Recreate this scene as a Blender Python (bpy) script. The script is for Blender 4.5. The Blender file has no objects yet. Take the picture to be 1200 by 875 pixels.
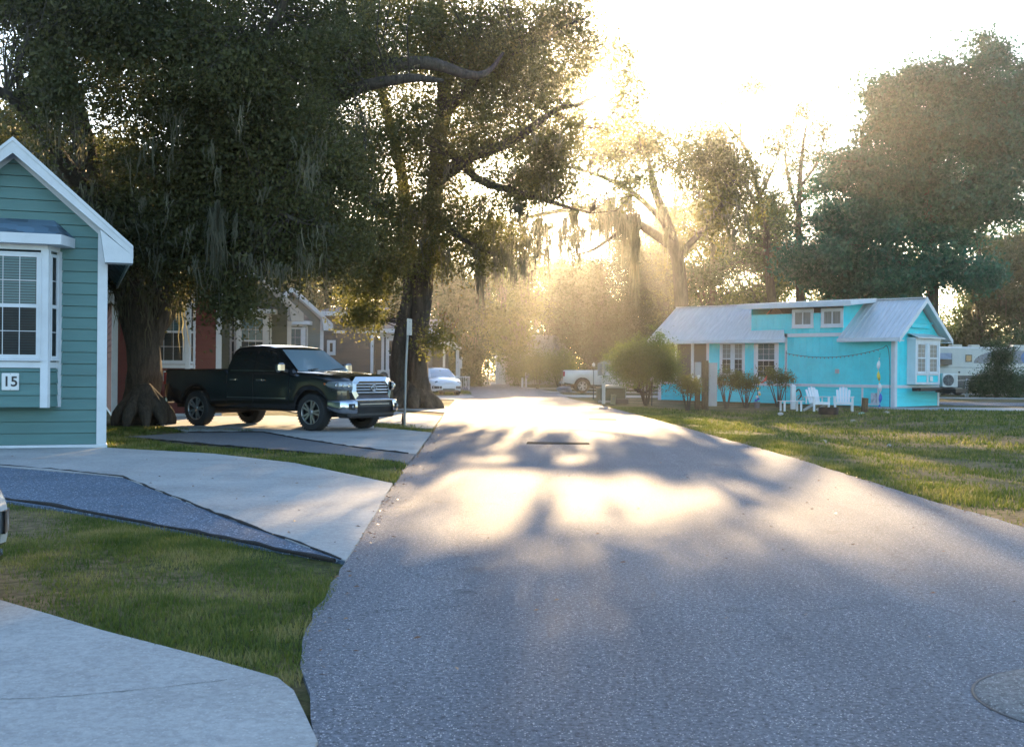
import bpy, math, random
import numpy as np
from mathutils import Vector, Matrix
random.seed(7)
RNG = np.random.default_rng(11)
R = math.radians
scene = bpy.context.scene
COL = scene.collection
F = 1400.0; CAMH = 1.42; HOR = 433.0; ROLL = R(0.5)

def wd(px, py):
    """photo pixel -> horizontal and downward slope of the sight line"""
    dx, dy = px - 600.0, py - HOR
    return ((dx*math.cos(ROLL) + dy*math.sin(ROLL))/F, (-dx*math.sin(ROLL) + dy*math.cos(ROLL))/F)
def G(px, py, z=0.0):
    """photo pixel -> point on the ground"""
    a, b = wd(px, py); Y = (CAMH - z)/b
    return Vector((a*Y, Y, z))
def P(px, py, Y):
    a, b = wd(px, py)
    return Vector((a*Y, Y, CAMH - b*Y))

# ------------------------------------------------------------------ materials
def nodes(m):
    m.use_nodes = True
    nt = m.node_tree; nt.nodes.clear()
    return nt
def N(nt, t, **kw):
    n = nt.nodes.new(t)
    for k, v in kw.items():
        if k.startswith('i_'):
            n.inputs[k[2:].replace('_', ' ')].default_value = v
        else: setattr(n, k, v)
    return n
def L(nt, a, b): nt.links.new(a, b)
def rgb(h):
    if isinstance(h, str):
        c = [int(h[i:i+2], 16)/255 for i in (0, 2, 4)]
        return tuple(((x/12.92) if x <= .04045 else ((x+.055)/1.055)**2.4) for x in c) + (1,)
    return tuple(h) + ((1,) if len(h) == 3 else ())
def ramp(nt, fac, stops):
    r = N(nt, 'ShaderNodeValToRGB')
    e = r.color_ramp.elements
    while len(e) < len(stops): e.new(0.5)
    for i, (p, c) in enumerate(stops):
        e[i].position = p; e[i].color = rgb(c)
    L(nt, fac, r.inputs[0]); return r
def pm(name, col, rough=.6, metal=0., var=.18, scale=3., bump=0., bscale=60., coat=0., spec=.5, stretch=None, ior=None, dirt=0.):
    """procedural paint: base colour broken up by two noises, optional bump, optional dirt"""
    m = bpy.data.materials.new(name); nt = nodes(m)
    out = N(nt, 'ShaderNodeOutputMaterial'); b = N(nt, 'ShaderNodeBsdfPrincipled')
    L(nt, b.outputs[0], out.inputs[0])
    tc = N(nt, 'ShaderNodeTexCoord'); mp = N(nt, 'ShaderNodeMapping')
    L(nt, tc.outputs['Object'], mp.inputs[0])
    if stretch: mp.inputs['Scale'].default_value = stretch
    n1 = N(nt, 'ShaderNodeTexNoise', i_Scale=scale, i_Detail=6., i_Roughness=.65)
    L(nt, mp.outputs[0], n1.inputs['Vector'])
    c = rgb(col)
    lo = tuple(x*(1-var) for x in c[:3]); hi = tuple(min(1, x*(1+var)) for x in c[:3])
    r = ramp(nt, n1.outputs['Fac'], [(.3, lo), (.7, hi)])
    colo = r.outputs[0]
    if dirt:
        n2 = N(nt, 'ShaderNodeTexNoise', i_Scale=scale*.35, i_Detail=8., i_Roughness=.7)
        L(nt, mp.outputs[0], n2.inputs['Vector'])
        rr = ramp(nt, n2.outputs['Fac'], [(.5, (0, 0, 0)), (.72, (1, 1, 1))])
        mm = N(nt, 'ShaderNodeMath', operation='MULTIPLY'); mm.inputs[1].default_value = dirt
        L(nt, rr.outputs[0], mm.inputs[0])
        mx = N(nt, 'ShaderNodeMixRGB'); mx.inputs[2].default_value = (.07, .06, .045, 1)
        L(nt, mm.outputs[0], mx.inputs[0]); L(nt, colo, mx.inputs[1]); colo = mx.outputs[0]
    L(nt, colo, b.inputs['Base Color'])
    b.inputs['Roughness'].default_value = rough; b.inputs['Metallic'].default_value = metal
    b.inputs['Coat Weight'].default_value = coat; b.inputs['Coat Roughness'].default_value = .05
    b.inputs['Specular IOR Level'].default_value = spec
    if ior: b.inputs['IOR'].default_value = ior
    if bump:
        n3 = N(nt, 'ShaderNodeTexNoise', i_Scale=bscale, i_Detail=5.)
        L(nt, mp.outputs[0], n3.inputs['Vector'])
        bp = N(nt, 'ShaderNodeBump'); bp.inputs['Strength'].default_value = bump; bp.inputs['Distance'].default_value = .02
        L(nt, n3.outputs['Fac'], bp.inputs['Height']); L(nt, bp.outputs[0], b.inputs['Normal'])
    return m
def leafmat(name, c1, c2, c3=None, trans=.45, rough=.42, spec=.35, nsc=.55, nw=1.1):
    """leaf: colour differs per leaf; part of the light goes through"""
    m = bpy.data.materials.new(name); nt = nodes(m)
    out = N(nt, 'ShaderNodeOutputMaterial')
    g = N(nt, 'ShaderNodeNewGeometry')
    tc = N(nt, 'ShaderNodeTexCoord'); n1 = N(nt, 'ShaderNodeTexNoise', i_Scale=nsc, i_Detail=4.)
    L(nt, tc.outputs['Object'], n1.inputs['Vector'])
    ad = N(nt, 'ShaderNodeMath', operation='MULTIPLY_ADD'); ad.inputs[1].default_value = .55
    L(nt, g.outputs['Random Per Island'], ad.inputs[0])
    m2 = N(nt, 'ShaderNodeMath', operation='MULTIPLY_ADD'); m2.inputs[1].default_value = nw; m2.inputs[2].default_value = .22-nw*.5
    L(nt, n1.outputs['Fac'], m2.inputs[0]); L(nt, m2.outputs[0], ad.inputs[2])
    r = ramp(nt, ad.outputs[0], [(0., c1), (.6, c2), (1., c3 or c2)])
    b = N(nt, 'ShaderNodeBsdfPrincipled'); L(nt, r.outputs[0], b.inputs['Base Color'])
    b.inputs['Roughness'].default_value = rough; b.inputs['Specular IOR Level'].default_value = spec
    t = N(nt, 'ShaderNodeBsdfTranslucent')
    hs = N(nt, 'ShaderNodeHueSaturation'); hs.inputs['Value'].default_value = 1.5; hs.inputs['Saturation'].default_value = 1.1
    L(nt, r.outputs[0], hs.inputs['Color']); L(nt, hs.outputs[0], t.inputs[0])
    mx = N(nt, 'ShaderNodeMixShader'); mx.inputs[0].default_value = trans
    L(nt, b.outputs[0], mx.inputs[1]); L(nt, t.outputs[0], mx.inputs[2]); L(nt, mx.outputs[0], out.inputs[0])
    return m
def glassmat(name, col=(.02, .025, .03), rough=.03, spec=.9, alpha=1.):
    m = bpy.data.materials.new(name); nt = nodes(m)
    out = N(nt, 'ShaderNodeOutputMaterial'); b = N(nt, 'ShaderNodeBsdfPrincipled')
    b.inputs['Base Color'].default_value = rgb(col); b.inputs['IOR'].default_value = 1.6
    b.inputs['Specular IOR Level'].default_value = spec
    tc = N(nt, 'ShaderNodeTexCoord'); n = N(nt, 'ShaderNodeTexNoise', i_Scale=4., i_Detail=3.)
    L(nt, tc.outputs['Object'], n.inputs['Vector'])
    rr = ramp(nt, n.outputs['Fac'], [(0, (rough,)*3), (1, (rough*2.5,)*3)]); L(nt, rr.outputs[0], b.inputs['Roughness'])
    bp = N(nt, 'ShaderNodeBump'); bp.inputs['Strength'].default_value = .02; L(nt, n.outputs['Fac'], bp.inputs['Height']); L(nt, bp.outputs[0], b.inputs['Normal'])
    if alpha < 1:
        t = N(nt, 'ShaderNodeBsdfTransparent'); mx = N(nt, 'ShaderNodeMixShader'); mx.inputs[0].default_value = alpha
        L(nt, t.outputs[0], mx.inputs[1]); L(nt, b.outputs[0], mx.inputs[2]); L(nt, mx.outputs[0], out.inputs[0])
    else: L(nt, b.outputs[0], out.inputs[0])
    return m

# ------------------------------------------------------------------ objects
def tag(o, label=None, cat=None, group=None, kind=None):
    if label: o['label'] = label
    if cat: o['category'] = cat
    if group: o['group'] = group
    if kind: o['kind'] = kind
    return o
def thing(name, label, cat, loc=(0, 0, 0), rz=0., group=None):
    o = bpy.data.objects.new(name, None); COL.objects.link(o)
    o.location = loc; o.rotation_euler = (0, 0, rz); o.empty_display_size = .3
    return tag(o, label, cat, group)
def link_mesh(name, me, mats, parent=None):
    for m in (mats if isinstance(mats, (list, tuple)) else [mats]): me.materials.append(m)
    o = bpy.data.objects.new(name, me); COL.objects.link(o)
    if parent: o.parent = parent
    return o
def copy_tree(o, parent=None):
    c = o.copy(); COL.objects.link(c)
    if parent: c.parent = parent
    for ch in list(o.children): copy_tree(ch, c)
    return c

class MB:
    """collects faces; build() links them as one mesh object"""
    def __init__(s): s.v = []; s.f = []; s.mi = []; s.sm = []; s.M = Matrix.Identity(4); s.m = 0; s.s = False
    def add(s, vs, fs, smooth=None):
        b = len(s.v); M = s.M
        s.v += [tuple(M @ Vector(p)) for p in vs]
        for f in fs:
            s.f.append([i+b for i in f]); s.mi.append(s.m); s.sm.append(s.s if smooth is None else smooth)
        return s
    def box(s, x0, x1, y0, y1, z0, z1, bev=0.):
        if x1 < x0: x0, x1 = x1, x0
        if y1 < y0: y0, y1 = y1, y0
        if z1 < z0: z0, z1 = z1, z0
        b = min(bev, (x1-x0)*.45, (y1-y0)*.45, (z1-z0)*.45)
        if b <= 0:
            return s.add([(x0,y0,z0),(x1,y0,z0),(x1,y1,z0),(x0,y1,z0),(x0,y0,z1),(x1,y0,z1),(x1,y1,z1),(x0,y1,z1)],
              [(0,3,2,1),(4,5,6,7),(0,1,5,4),(1,2,6,5),(2,3,7,6),(3,0,4,7)], False)
        vs = []; X=(x0,x1); Y=(y0,y1); Z=(z0,z1); idx={}
        for i in (0,1):
            for j in (0,1):
                for k in (0,1):
                    sx=(b,-b)[i]; sy=(b,-b)[j]; sz=(b,-b)[k]
                    idx[i,j,k,0]=len(vs); vs.append((X[i],Y[j]+sy,Z[k]+sz))
                    idx[i,j,k,1]=len(vs); vs.append((X[i]+sx,Y[j],Z[k]+sz))
                    idx[i,j,k,2]=len(vs); vs.append((X[i]+sx,Y[j]+sy,Z[k]))
        fs=[]
        c4=((0,0),(1,0),(1,1),(0,1))
        for a in (0,1):
            fs.append([idx[a,j,k,0] for j,k in c4]); fs.append([idx[i,a,k,1] for i,k in c4]); fs.append([idx[i,j,a,2] for i,j in c4])
        for a in (0,1):
            for c in (0,1):
                fs.append([idx[a,c,0,0],idx[a,c,1,0],idx[a,c,1,1],idx[a,c,0,1]])
                fs.append([idx[a,0,c,0],idx[a,1,c,0],idx[a,1,c,2],idx[a,0,c,2]])
                fs.append([idx[0,a,c,1],idx[1,a,c,1],idx[1,a,c,2],idx[0,a,c,2]])
                for d in (0,1): pass
        for i in (0,1):
            for j in (0,1):
                for k in (0,1): fs.append([idx[i,j,k,0],idx[i,j,k,1],idx[i,j,k,2]])
        return s.add(vs, fs, False)
    def bar(s, p, q, w, h=None, up=(0,0,1)):
        """box beam from p to q"""
        p=Vector(p); q=Vector(q); d=(q-p); l=d.length; d.normalize(); h=h or w
        u=Vector(up); r=d.cross(u)
        if r.length<1e-4: r=d.cross(Vector((1,0,0)))
        r.normalize(); u=r.cross(d)
        vs=[]
        for e in (p,q):
            for a,b in ((-1,-1),(1,-1),(1,1),(-1,1)): vs.append(e+r*(w/2*a)+u*(h/2*b))
        return s.add(vs,[(0,3,2,1),(4,5,6,7),(0,1,5,4),(1,2,6,5),(2,3,7,6),(3,0,4,7)],False)
    def tube(s, pts, rad, n=10, caps=True, wob=0.):
        pts=[Vector(p) for p in pts]
        if not hasattr(rad,'__len__'): rad=[rad]*len(pts)
        vs=[]; fs=[]; prev=None
        for i,p in enumerate(pts):
            d=(pts[min(i+1,len(pts)-1)]-pts[max(i-1,0)]); d.normalize()
            if prev is None:
                a=d.cross(Vector((0,1,0.01))) if abs(d.y)<.9 else d.cross(Vector((1,0,0)))
            else: a=prev-d*prev.dot(d)
            a.normalize(); prev=a; b=d.cross(a)
            for k in range(n):
                t=2*math.pi*k/n; r=rad[i]*(1+(wob*(math.sin(3*t+i*.4)+.6*math.sin(7*t-i*.7)+.5*math.sin(5*t+i*1.3)) if wob else 0))
                vs.append(p+a*(math.cos(t)*r)+b*(math.sin(t)*r))
        for i in range(len(pts)-1):
            for k in range(n):
                k2=(k+1)%n; fs.append((i*n+k,i*n+k2,(i+1)*n+k2,(i+1)*n+k))
        s.add(vs,fs,True)
        if caps:
            s.add(vs[:n],[tuple(range(n))[::-1]],False); s.add(vs[-n:],[tuple(range(n))],False)
        return s
    def cyl(s, p, q, r, n=16): return s.tube([p,q],r,n)
    def lathe(s, prof, c=(0,0,0), axis='z', n=24):
        """prof: (radius, height) list"""
        vs=[]; fs=[]
        for r,h in prof:
            for k in range(n):
                t=2*math.pi*k/n; a,b=r*math.cos(t),r*math.sin(t)
                vs.append({'z':(c[0]+a,c[1]+b,c[2]+h),'y':(c[0]+a,c[1]+h,c[2]+b),'x':(c[0]+h,c[1]+a,c[2]+b)}[axis])
        for i in range(len(prof)-1):
            for k in range(n):
                k2=(k+1)%n; fs.append((i*n+k,i*n+k2,(i+1)*n+k2,(i+1)*n+k))
        return s.add(vs,fs,True)
    def poly(s, pts, t=None):
        """flat polygon (list of 3D points); t = thickness vector"""
        n=len(pts)
        if t is None: return s.add(pts,[tuple(range(n))],False)
        t=Vector(t); a=[Vector(p) for p in pts]; b=[p+t for p in a]
        return s.add(a+b,[tuple(range(n))[::-1],tuple(range(n,2*n))]+[(i,(i+1)%n,n+(i+1)%n,n+i) for i in range(n)],False)
    def grid(s, P_, smooth=True):
        """rows of points"""
        h=len(P_); w=len(P_[0]); vs=[p for row in P_ for p in row]
        return s.add(vs,[(i*w+j,i*w+j+1,(i+1)*w+j+1,(i+1)*w+j) for i in range(h-1) for j in range(w-1)],smooth)
    def build(s, name, mats, parent=None, merge=False, auto=None):
        me=bpy.data.meshes.new(name); me.from_pydata(s.v,[],s.f)
        me.polygons.foreach_set('material_index',s.mi); me.polygons.foreach_set('use_smooth',s.sm)
        if merge or auto is not None:
            import bmesh
            bm=bmesh.new(); bm.from_mesh(me); bmesh.ops.remove_doubles(bm,verts=bm.verts,dist=1e-4)
            bmesh.ops.recalc_face_normals(bm,faces=bm.faces); bm.to_mesh(me); bm.free()
        me.update()
        if auto is not None: me.set_sharp_from_angle(angle=R(auto))
        return link_mesh(name,me,mats,parent)

def np_mesh(name, verts, faces, mats, parent=None, smooth=False):
    """fast mesh from numpy arrays, all faces the same size"""
    me=bpy.data.meshes.new(name); nv=len(verts); nf,k=faces.shape
    me.vertices.add(nv); me.vertices.foreach_set('co',np.ascontiguousarray(verts,dtype=np.float32).ravel())
    me.loops.add(nf*k); me.loops.foreach_set('vertex_index',np.ascontiguousarray(faces,dtype=np.int32).ravel())
    me.polygons.add(nf); me.polygons.foreach_set('loop_start',np.arange(0,nf*k,k,dtype=np.int32))
    try: me.polygons.foreach_set('loop_total',np.full(nf,k,dtype=np.int32))
    except Exception: pass
    if smooth: me.polygons.foreach_set('use_smooth',np.ones(nf,dtype=bool))
    me.update(calc_edges=True); me.validate()
    return link_mesh(name,me,mats,parent)
def unit(a): return a/np.maximum(np.linalg.norm(a,axis=1,keepdims=True),1e-9)

def text_mesh(body, size, depth, name, mat, parent, loc, rot, bold=0.):
    cu=bpy.data.curves.new(name,'FONT'); cu.body=body; cu.size=size; cu.extrude=depth; cu.offset=bold
    cu.align_x='CENTER'; cu.align_y='CENTER'
    o=bpy.data.objects.new('tmp',cu); COL.objects.link(o)
    dg=bpy.context.evaluated_depsgraph_get(); me=bpy.data.meshes.new_from_object(o.evaluated_get(dg))
    bpy.data.objects.remove(o); me.materials.clear()
    t=link_mesh(name,me,mat,parent); t.location=loc; t.rotation_euler=rot
    return t
# ================================================================== camera, sun, sky, air
cam=bpy.data.cameras.new('camera'); camo=bpy.data.objects.new('camera',cam); COL.objects.link(camo); scene.camera=camo
cam.sensor_width=36; cam.lens=F/1200*36; cam.clip_end=3000; cam.clip_start=.1
cam.shift_y=-(437.5-HOR)/1200
camo.matrix_world=Matrix.Translation((0,0,CAMH)) @ Matrix.Rotation(R(90),4,'X') @ Matrix.Rotation(ROLL,4,'Z')
cam.dof.use_dof=True; cam.dof.focus_distance=17.; cam.dof.aperture_fstop=8.
SA,SB=wd(688,125)
AZ=math.atan(SA); EL=math.atan(-SB/math.sqrt(1+SA*SA))
SUN=Vector((math.sin(AZ)*math.cos(EL),math.cos(AZ)*math.cos(EL),math.sin(EL)))
sl=bpy.data.lights.new('sun','SUN'); sl.energy=4.2; sl.angle=R(.55); sl.color=(1,.70,.38)
so=bpy.data.objects.new('sun',sl); COL.objects.link(so); so.rotation_euler=(-SUN).to_track_quat('-Z','Y').to_euler(); so.location=(0,60,40)
w=bpy.data.worlds.new('World'); scene.world=w; w.use_nodes=True
nt=w.node_tree; nt.nodes.clear()
sky=N(nt,'ShaderNodeTexSky',sky_type='NISHITA'); sky.sun_disc=False; sky.sun_elevation=EL; sky.sun_rotation=AZ
sky.air_density=1.0; sky.dust_density=.8; sky.ozone_density=2.4
bg=N(nt,'ShaderNodeBackground'); bg.inputs[1].default_value=.15
L(nt,sky.outputs[0],bg.inputs[0]); wo=N(nt,'ShaderNodeOutputWorld'); L(nt,bg.outputs[0],wo.inputs[0])
scene.view_settings.view_transform='Standard'; scene.view_settings.look='None'
scene.view_settings.exposure=2.0; scene.view_settings.gamma=1
scene.cycles.use_denoising=True
scene.cycles.max_bounces=8; scene.cycles.transparent_max_bounces=12; scene.cycles.volume_bounces=0
scene.cycles.sample_clamp_indirect=6.
hb=MB(); hb.box(-190,190,-45,330,-1.6,34)
hz=bpy.data.materials.new('sunlit_air'); nt=nodes(hz)
ho=N(nt,'ShaderNodeOutputMaterial'); pv=N(nt,'ShaderNodeVolumePrincipled')
pv.inputs['Color'].default_value=(.95,.93,.9,1); pv.inputs['Density'].default_value=.0005; pv.inputs['Anisotropy'].default_value=.915
L(nt,pv.outputs[0],ho.inputs['Volume'])
haze=hb.build('haze',hz); tag(haze,'warm evening haze glowing around the low sun',None,None,'stuff')

# ================================================================== ground, road, drives
def px_poly(pts): return [G(*p) for p in pts]
ROAD_L=[(-.62,-6),(-.66,2),(-.72,4.5)]+[tuple(G(*p).xy) for p in [(362,812),(352,780),(356,750),(368,715),(385,690),(402,660),(428,622),(447,590),(462,566),(476,545),(490,532),(506,508),(517,490),(526,476),(533,469)]]+[(-3.4,75),(-4.2,95),(-6.2,130),(-9,170)]
ROAD_R=[(5.6,-6),(5.1,5)]+[tuple(G(*p).xy) for p in [(1200,617),(1100,589),(1000,558),(930,536),(860,517),(800,500),(740,484),(706,475),(668,467)]]+[(3.0,75),(1.6,95),(-1.8,130),(-5,170)]
def interp(tab,y):
    for (x0,y0),(x1,y1) in zip(tab,tab[1:]):
        if y<=y1: 
            t=(y-y0)/(y1-y0) if y1>y0 else 0
            return x0+(x1-x0)*max(0,t)
    return tab[-1][0]
RL=lambda y: interp(ROAD_L,y)
RR=lambda y: interp(ROAD_R,y)
def gh(x,y):
    """lie of the land: flat with a shallow swale in the right hand lawn"""
    d=x-RR(y)
    z=-.022
    if d>0 and 3<y<60:
        a=min(1,max(0,(d-.9)/2.6)); b=min(1,max(0,(9.5-d)/4.)); e=min(1,(60-y)/18)*min(1,max(0,(y-3)/3))
        a=a*a*(3-2*a); b=b*b*(3-2*b); z-=.16*a*b*e
        z+=.02*math.sin(x*1.7+y*.9)*a*e*.8
    return z

def ground_mat():
    m=bpy.data.materials.new('lawn_turf'); nt=nodes(m)
    out=N(nt,'ShaderNodeOutputMaterial'); b=N(nt,'ShaderNodeBsdfPrincipled'); L(nt,b.outputs[0],out.inputs[0])
    tc=N(nt,'ShaderNodeTexCoord')
    n1=N(nt,'ShaderNodeTexNoise',i_Scale=.35,i_Detail=6.,i_Roughness=.6); n2=N(nt,'ShaderNodeTexNoise',i_Scale=9.,i_Detail=8.,i_Roughness=.75); n3=N(nt,'ShaderNodeTexNoise',i_Scale=60.,i_Detail=4.)
    for n in (n1,n2,n3): L(nt,tc.outputs['Object'],n.inputs['Vector'])
    r1=ramp(nt,n1.outputs['Fac'],[(.36,(.06,.085,.022)),(.46,(.11,.11,.038)),(.56,(.22,.165,.09))])
    r2=ramp(nt,n2.outputs['Fac'],[(.35,(.35,.35,.3)),(.62,(1.25,1.2,1.1))])
    mx=N(nt,'ShaderNodeMixRGB',blend_type='MULTIPLY'); mx.inputs[0].default_value=1
    L(nt,r1.outputs[0],mx.inputs[1]); L(nt,r2.outputs[0],mx.inputs[2])
    L(nt,mx.outputs[0],b.inputs['Base Color']); b.inputs['Roughness'].default_value=.95; b.inputs['Specular IOR Level'].default_value=.15
    bp=N(nt,'ShaderNodeBump'); bp.inputs['Strength'].default_value=.9; bp.inputs['Distance'].default_value=.05
    L(nt,n2.outputs['Fac'],bp.inputs['Height']); L(nt,bp.outputs[0],b.inputs['Normal'])
    return m
M_TURF=ground_mat()
def asphalt(name,dark,light,fleck,tint=(1,1,1),sc=140.,cracks=True,rough=.78,con=.62):
    m=bpy.data.materials.new(name); nt=nodes(m)
    out=N(nt,'ShaderNodeOutputMaterial'); b=N(nt,'ShaderNodeBsdfPrincipled'); L(nt,b.outputs[0],out.inputs[0])
    tc=N(nt,'ShaderNodeTexCoord'); geo=tc.outputs['Object']
    big=N(nt,'ShaderNodeTexNoise',i_Scale=.6,i_Detail=9.,i_Roughness=.68); L(nt,geo,big.inputs['Vector'])
    fine=N(nt,'ShaderNodeTexNoise',i_Scale=sc*.32,i_Detail=4.,i_Roughness=.85); L(nt,geo,fine.inputs['Vector'])
    vo=N(nt,'ShaderNodeTexVoronoi',i_Scale=sc); L(nt,geo,vo.inputs['Vector'])
    r=ramp(nt,big.outputs['Fac'],[(.3,dark),(.7,light)])
    f=ramp(nt,fine.outputs['Fac'],[(.34,(1-con,)*3),(.5,(1,)*3),(.66,(1+con,)*3)])
    mu=N(nt,'ShaderNodeMixRGB',blend_type='MULTIPLY'); mu.inputs[0].default_value=1; L(nt,r.outputs[0],mu.inputs[1]); L(nt,f.outputs[0],mu.inputs[2])
    # pale stones in the aggregate
    sp=N(nt,'ShaderNodeSeparateColor'); L(nt,vo.outputs['Color'],sp.inputs[0])
    th=ramp(nt,sp.outputs[0],[(.86,(0,0,0)),(.93,(1,1,1))])
    d=ramp(nt,vo.outputs['Distance'],[(.35,(1,1,1)),(.55,(0,0,0))])
    mm=N(nt,'ShaderNodeMath',operation='MULTIPLY'); L(nt,th.outputs[0],mm.inputs[0]); L(nt,d.outputs[0],mm.inputs[1])
    mx=N(nt,'ShaderNodeMixRGB'); mx.inputs[2].default_value=rgb(fleck); L(nt,mm.outputs[0],mx.inputs[0]); L(nt,mu.outputs[0],mx.inputs[1])
    colo=mx.outputs[0]
    if con>.7:   # worn wheel tracks along the lane
        mpw=N(nt,'ShaderNodeMapping'); mpw.inputs['Scale'].default_value=(1.3,.05,1); L(nt,geo,mpw.inputs[0])
        nw=N(nt,'ShaderNodeTexNoise',i_Scale=1.,i_Detail=4.,i_Roughness=.55); L(nt,mpw.outputs[0],nw.inputs['Vector'])
        rw_=ramp(nt,nw.outputs['Fac'],[(.35,(.78,.78,.8)),(.65,(1.15,1.14,1.12))])
        st=N(nt,'ShaderNodeTexNoise',i_Scale=2.3,i_Detail=3.); L(nt,geo,st.inputs['Vector'])
        rs=ramp(nt,st.outputs['Fac'],[(.24,(.55,.55,.56)),(.34,(1,1,1))])
        for q in (rw_,rs):
            mz=N(nt,'ShaderNodeMixRGB',blend_type='MULTIPLY'); mz.inputs[0].default_value=1; L(nt,colo,mz.inputs[1]); L(nt,q.outputs[0],mz.inputs[2]); colo=mz.outputs[0]
    if cracks:
        wv=N(nt,'ShaderNodeTexNoise',i_Scale=1.1,i_Detail=7.,i_Roughness=.6); L(nt,geo,wv.inputs['Vector'])
        sc2=N(nt,'ShaderNodeVectorMath',operation='SCALE'); sc2.inputs['Scale'].default_value=1.2; L(nt,wv.outputs['Color'],sc2.inputs[0])
        av=N(nt,'ShaderNodeVectorMath',operation='ADD'); L(nt,geo,av.inputs[0]); L(nt,sc2.outputs[0],av.inputs[1])
        v2=N(nt,'ShaderNodeTexVoronoi',feature='DISTANCE_TO_EDGE',i_Scale=.23); L(nt,av.outputs[0],v2.inputs['Vector'])
        cr=ramp(nt,v2.outputs['Distance'],[(.0,(.45,.45,.45)),(.0018,(1,1,1))])
        m3=N(nt,'ShaderNodeMixRGB',blend_type='MULTIPLY'); m3.inputs[0].default_value=.75; L(nt,colo,m3.inputs[1]); L(nt,cr.outputs[0],m3.inputs[2]); colo=m3.outputs[0]
    L(nt,colo,b.inputs['Base Color']); b.inputs['Roughness'].default_value=rough; b.inputs['Specular IOR Level'].default_value=.4
    bp=N(nt,'ShaderNodeBump'); bp.inputs['Strength'].default_value=.8; bp.inputs['Distance'].default_value=.014 if con>.3 else .004
    L(nt,fine.outputs['Fac'],bp.inputs['Height']); L(nt,bp.outputs[0],b.inputs['Normal'])
    return m
M_ROAD=asphalt('old_asphalt',(.095,.105,.125),(.135,.145,.165),(.55,.54,.53),sc=110.,con=.8)
M_CONC=asphalt('broom_concrete',(.26,.25,.235),(.42,.41,.385),(.46,.44,.41),sc=70.,cracks=False,rough=.85,con=.2)
M_GRAV=asphalt('blue_gravel',(.055,.085,.125),(.10,.14,.19),(.5,.55,.6),sc=60.,cracks=False)
M_APRON=asphalt('dark_asphalt',(.10,.105,.115),(.14,.145,.15),(.3,.3,.3),cracks=False)

# ground sheet: fine grid near, coarse far
xs=np.concatenate([np.arange(-180,-30,10),np.arange(-30,30,.5),np.arange(30,181,10)])
ys=np.concatenate([np.arange(-40,0,8),np.arange(0,70,.5),np.arange(70,321,10)])
gv=np.array([(x,y,gh(x,y)) for y in ys for x in xs]); wn=len(xs)
ii,jj=np.meshgrid(np.arange(len(ys)-1),np.arange(wn-1),indexing='ij'); a=(ii*wn+jj).ravel()
gf=np.stack([a,a+1,a+1+wn,a+wn],1)
ground=np_mesh('ground',gv,gf,M_TURF,smooth=True); tag(ground,'patchy evening lawn around the lane',None,None,'structure')

def sheet(name,pts,z,mat,thick=.05,label=None):
    """slab with a real edge: top at z, sides go down into the soil"""
    from mathutils.geometry import tessellate_polygon
    pts=[Vector((p[0],p[1],z)) for p in pts]; n=len(pts)
    tris=tessellate_polygon([pts]); mb=MB(); mb.add(pts,[tuple(t) for t in tris],False)
    low=[p-Vector((0,0,thick)) for p in pts]
    mb.add(pts+low,[(i,(i+1)%n,n+(i+1)%n,n+i) for i in range(n)],False)
    o=mb.build(name,mat,auto=30); return tag(o,label,None,None,'structure')
def jitter(line,step,amp):
    out=[]; 
    for p,q in zip(line,line[1:]):
        p=Vector(p[:2]); q=Vector(q[:2]); n=max(1,int((q-p).length/step)); d=(q-p).normalized(); nn=Vector((-d.y,d.x))
        for i in range(n):
            out.append(tuple(p+(q-p)*(i/n)+nn*random.uniform(-amp,amp)*(1 if i else .5)))
    out.append(tuple(line[-1][:2])); return out
sheet('road',jitter(ROAD_L,.25,.022)+jitter(ROAD_R,.25,.02)[::-1],.0,M_ROAD,label='grey asphalt lane running to the far trees')
dr_pts=[(460,567),(447,590),(428,622),(405,658),(260,605),(170,570),(145,561),(105,557),(0,547)]
c15=[tuple(G(*p).xy) for p in [(460,567),(345,543),(250,532),(123,525)]]+[(-12.5,20.3)]+[(-13,18.2)]+[tuple(G(*p).xy) for p in [(0,547),(105,556),(145,560),(170,570),(260,605),(405,658),(428,622),(447,590)]]
sheet('concrete_driveway',jitter(c15+[c15[0]],.5,.006)[:-1],.012,M_CONC,label='pale concrete drive of the teal cottage on the left')
g15=[tuple(G(*p).xy) for p in [(405,658),(260,604),(170,569),(145,559),(105,555),(0,546)]]+[(-13,17.9),(-13,13.6)]+[tuple(G(*p).xy) for p in [(0,586),(100,601),(160,613),(230,626),(300,640)]]
sheet('gravel_strip',g15,.003,M_GRAV,label='blue grey gravel strip beside the concrete drive')
c16=[tuple(G(*p).xy) for p in [(0,705),(120,741),(240,772),(325,797),(344,812),(356,838),(372,872)]]+[(-.75,2),(-.7,-4),(-9,-4),(-9,9.6)]
sheet('near_driveway',jitter(c16+[c16[0]],.5,.005)[:-1],.014,M_CONC,label='pale concrete drive in the near left corner')
g14=[tuple(G(*p).xy) for p in [(142,512),(220,507),(307,506.5),(353,515),(420,525),(487,533),(478,543),(440,538.5),(400,534),(300,525.5)]]
sheet('asphalt_pad',g14,.005,M_APRON,label='blue grey asphalt pad beside the pickup')
c14=[tuple(G(*p).xy) for p in [(487,532.5),(420,524.5),(353,514.5),(307,506),(220,506.5),(195,500),(150,489),(330,487),(420,494),(445,501),(506,507)]]
sheet('pickup_driveway',jitter(c14+[c14[0]],.5,.008)[:-1],.011,M_CONC,label='concrete drive under the black pickup')
c13=[tuple(G(*p).xy) for p in [(507,502),(440,499),(360,486),(330,480),(440,480),(518,487.5)]]
sheet('oak_driveway',c13,.009,M_CONC,label='concrete drive behind the pickup reaching the lane')
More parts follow.
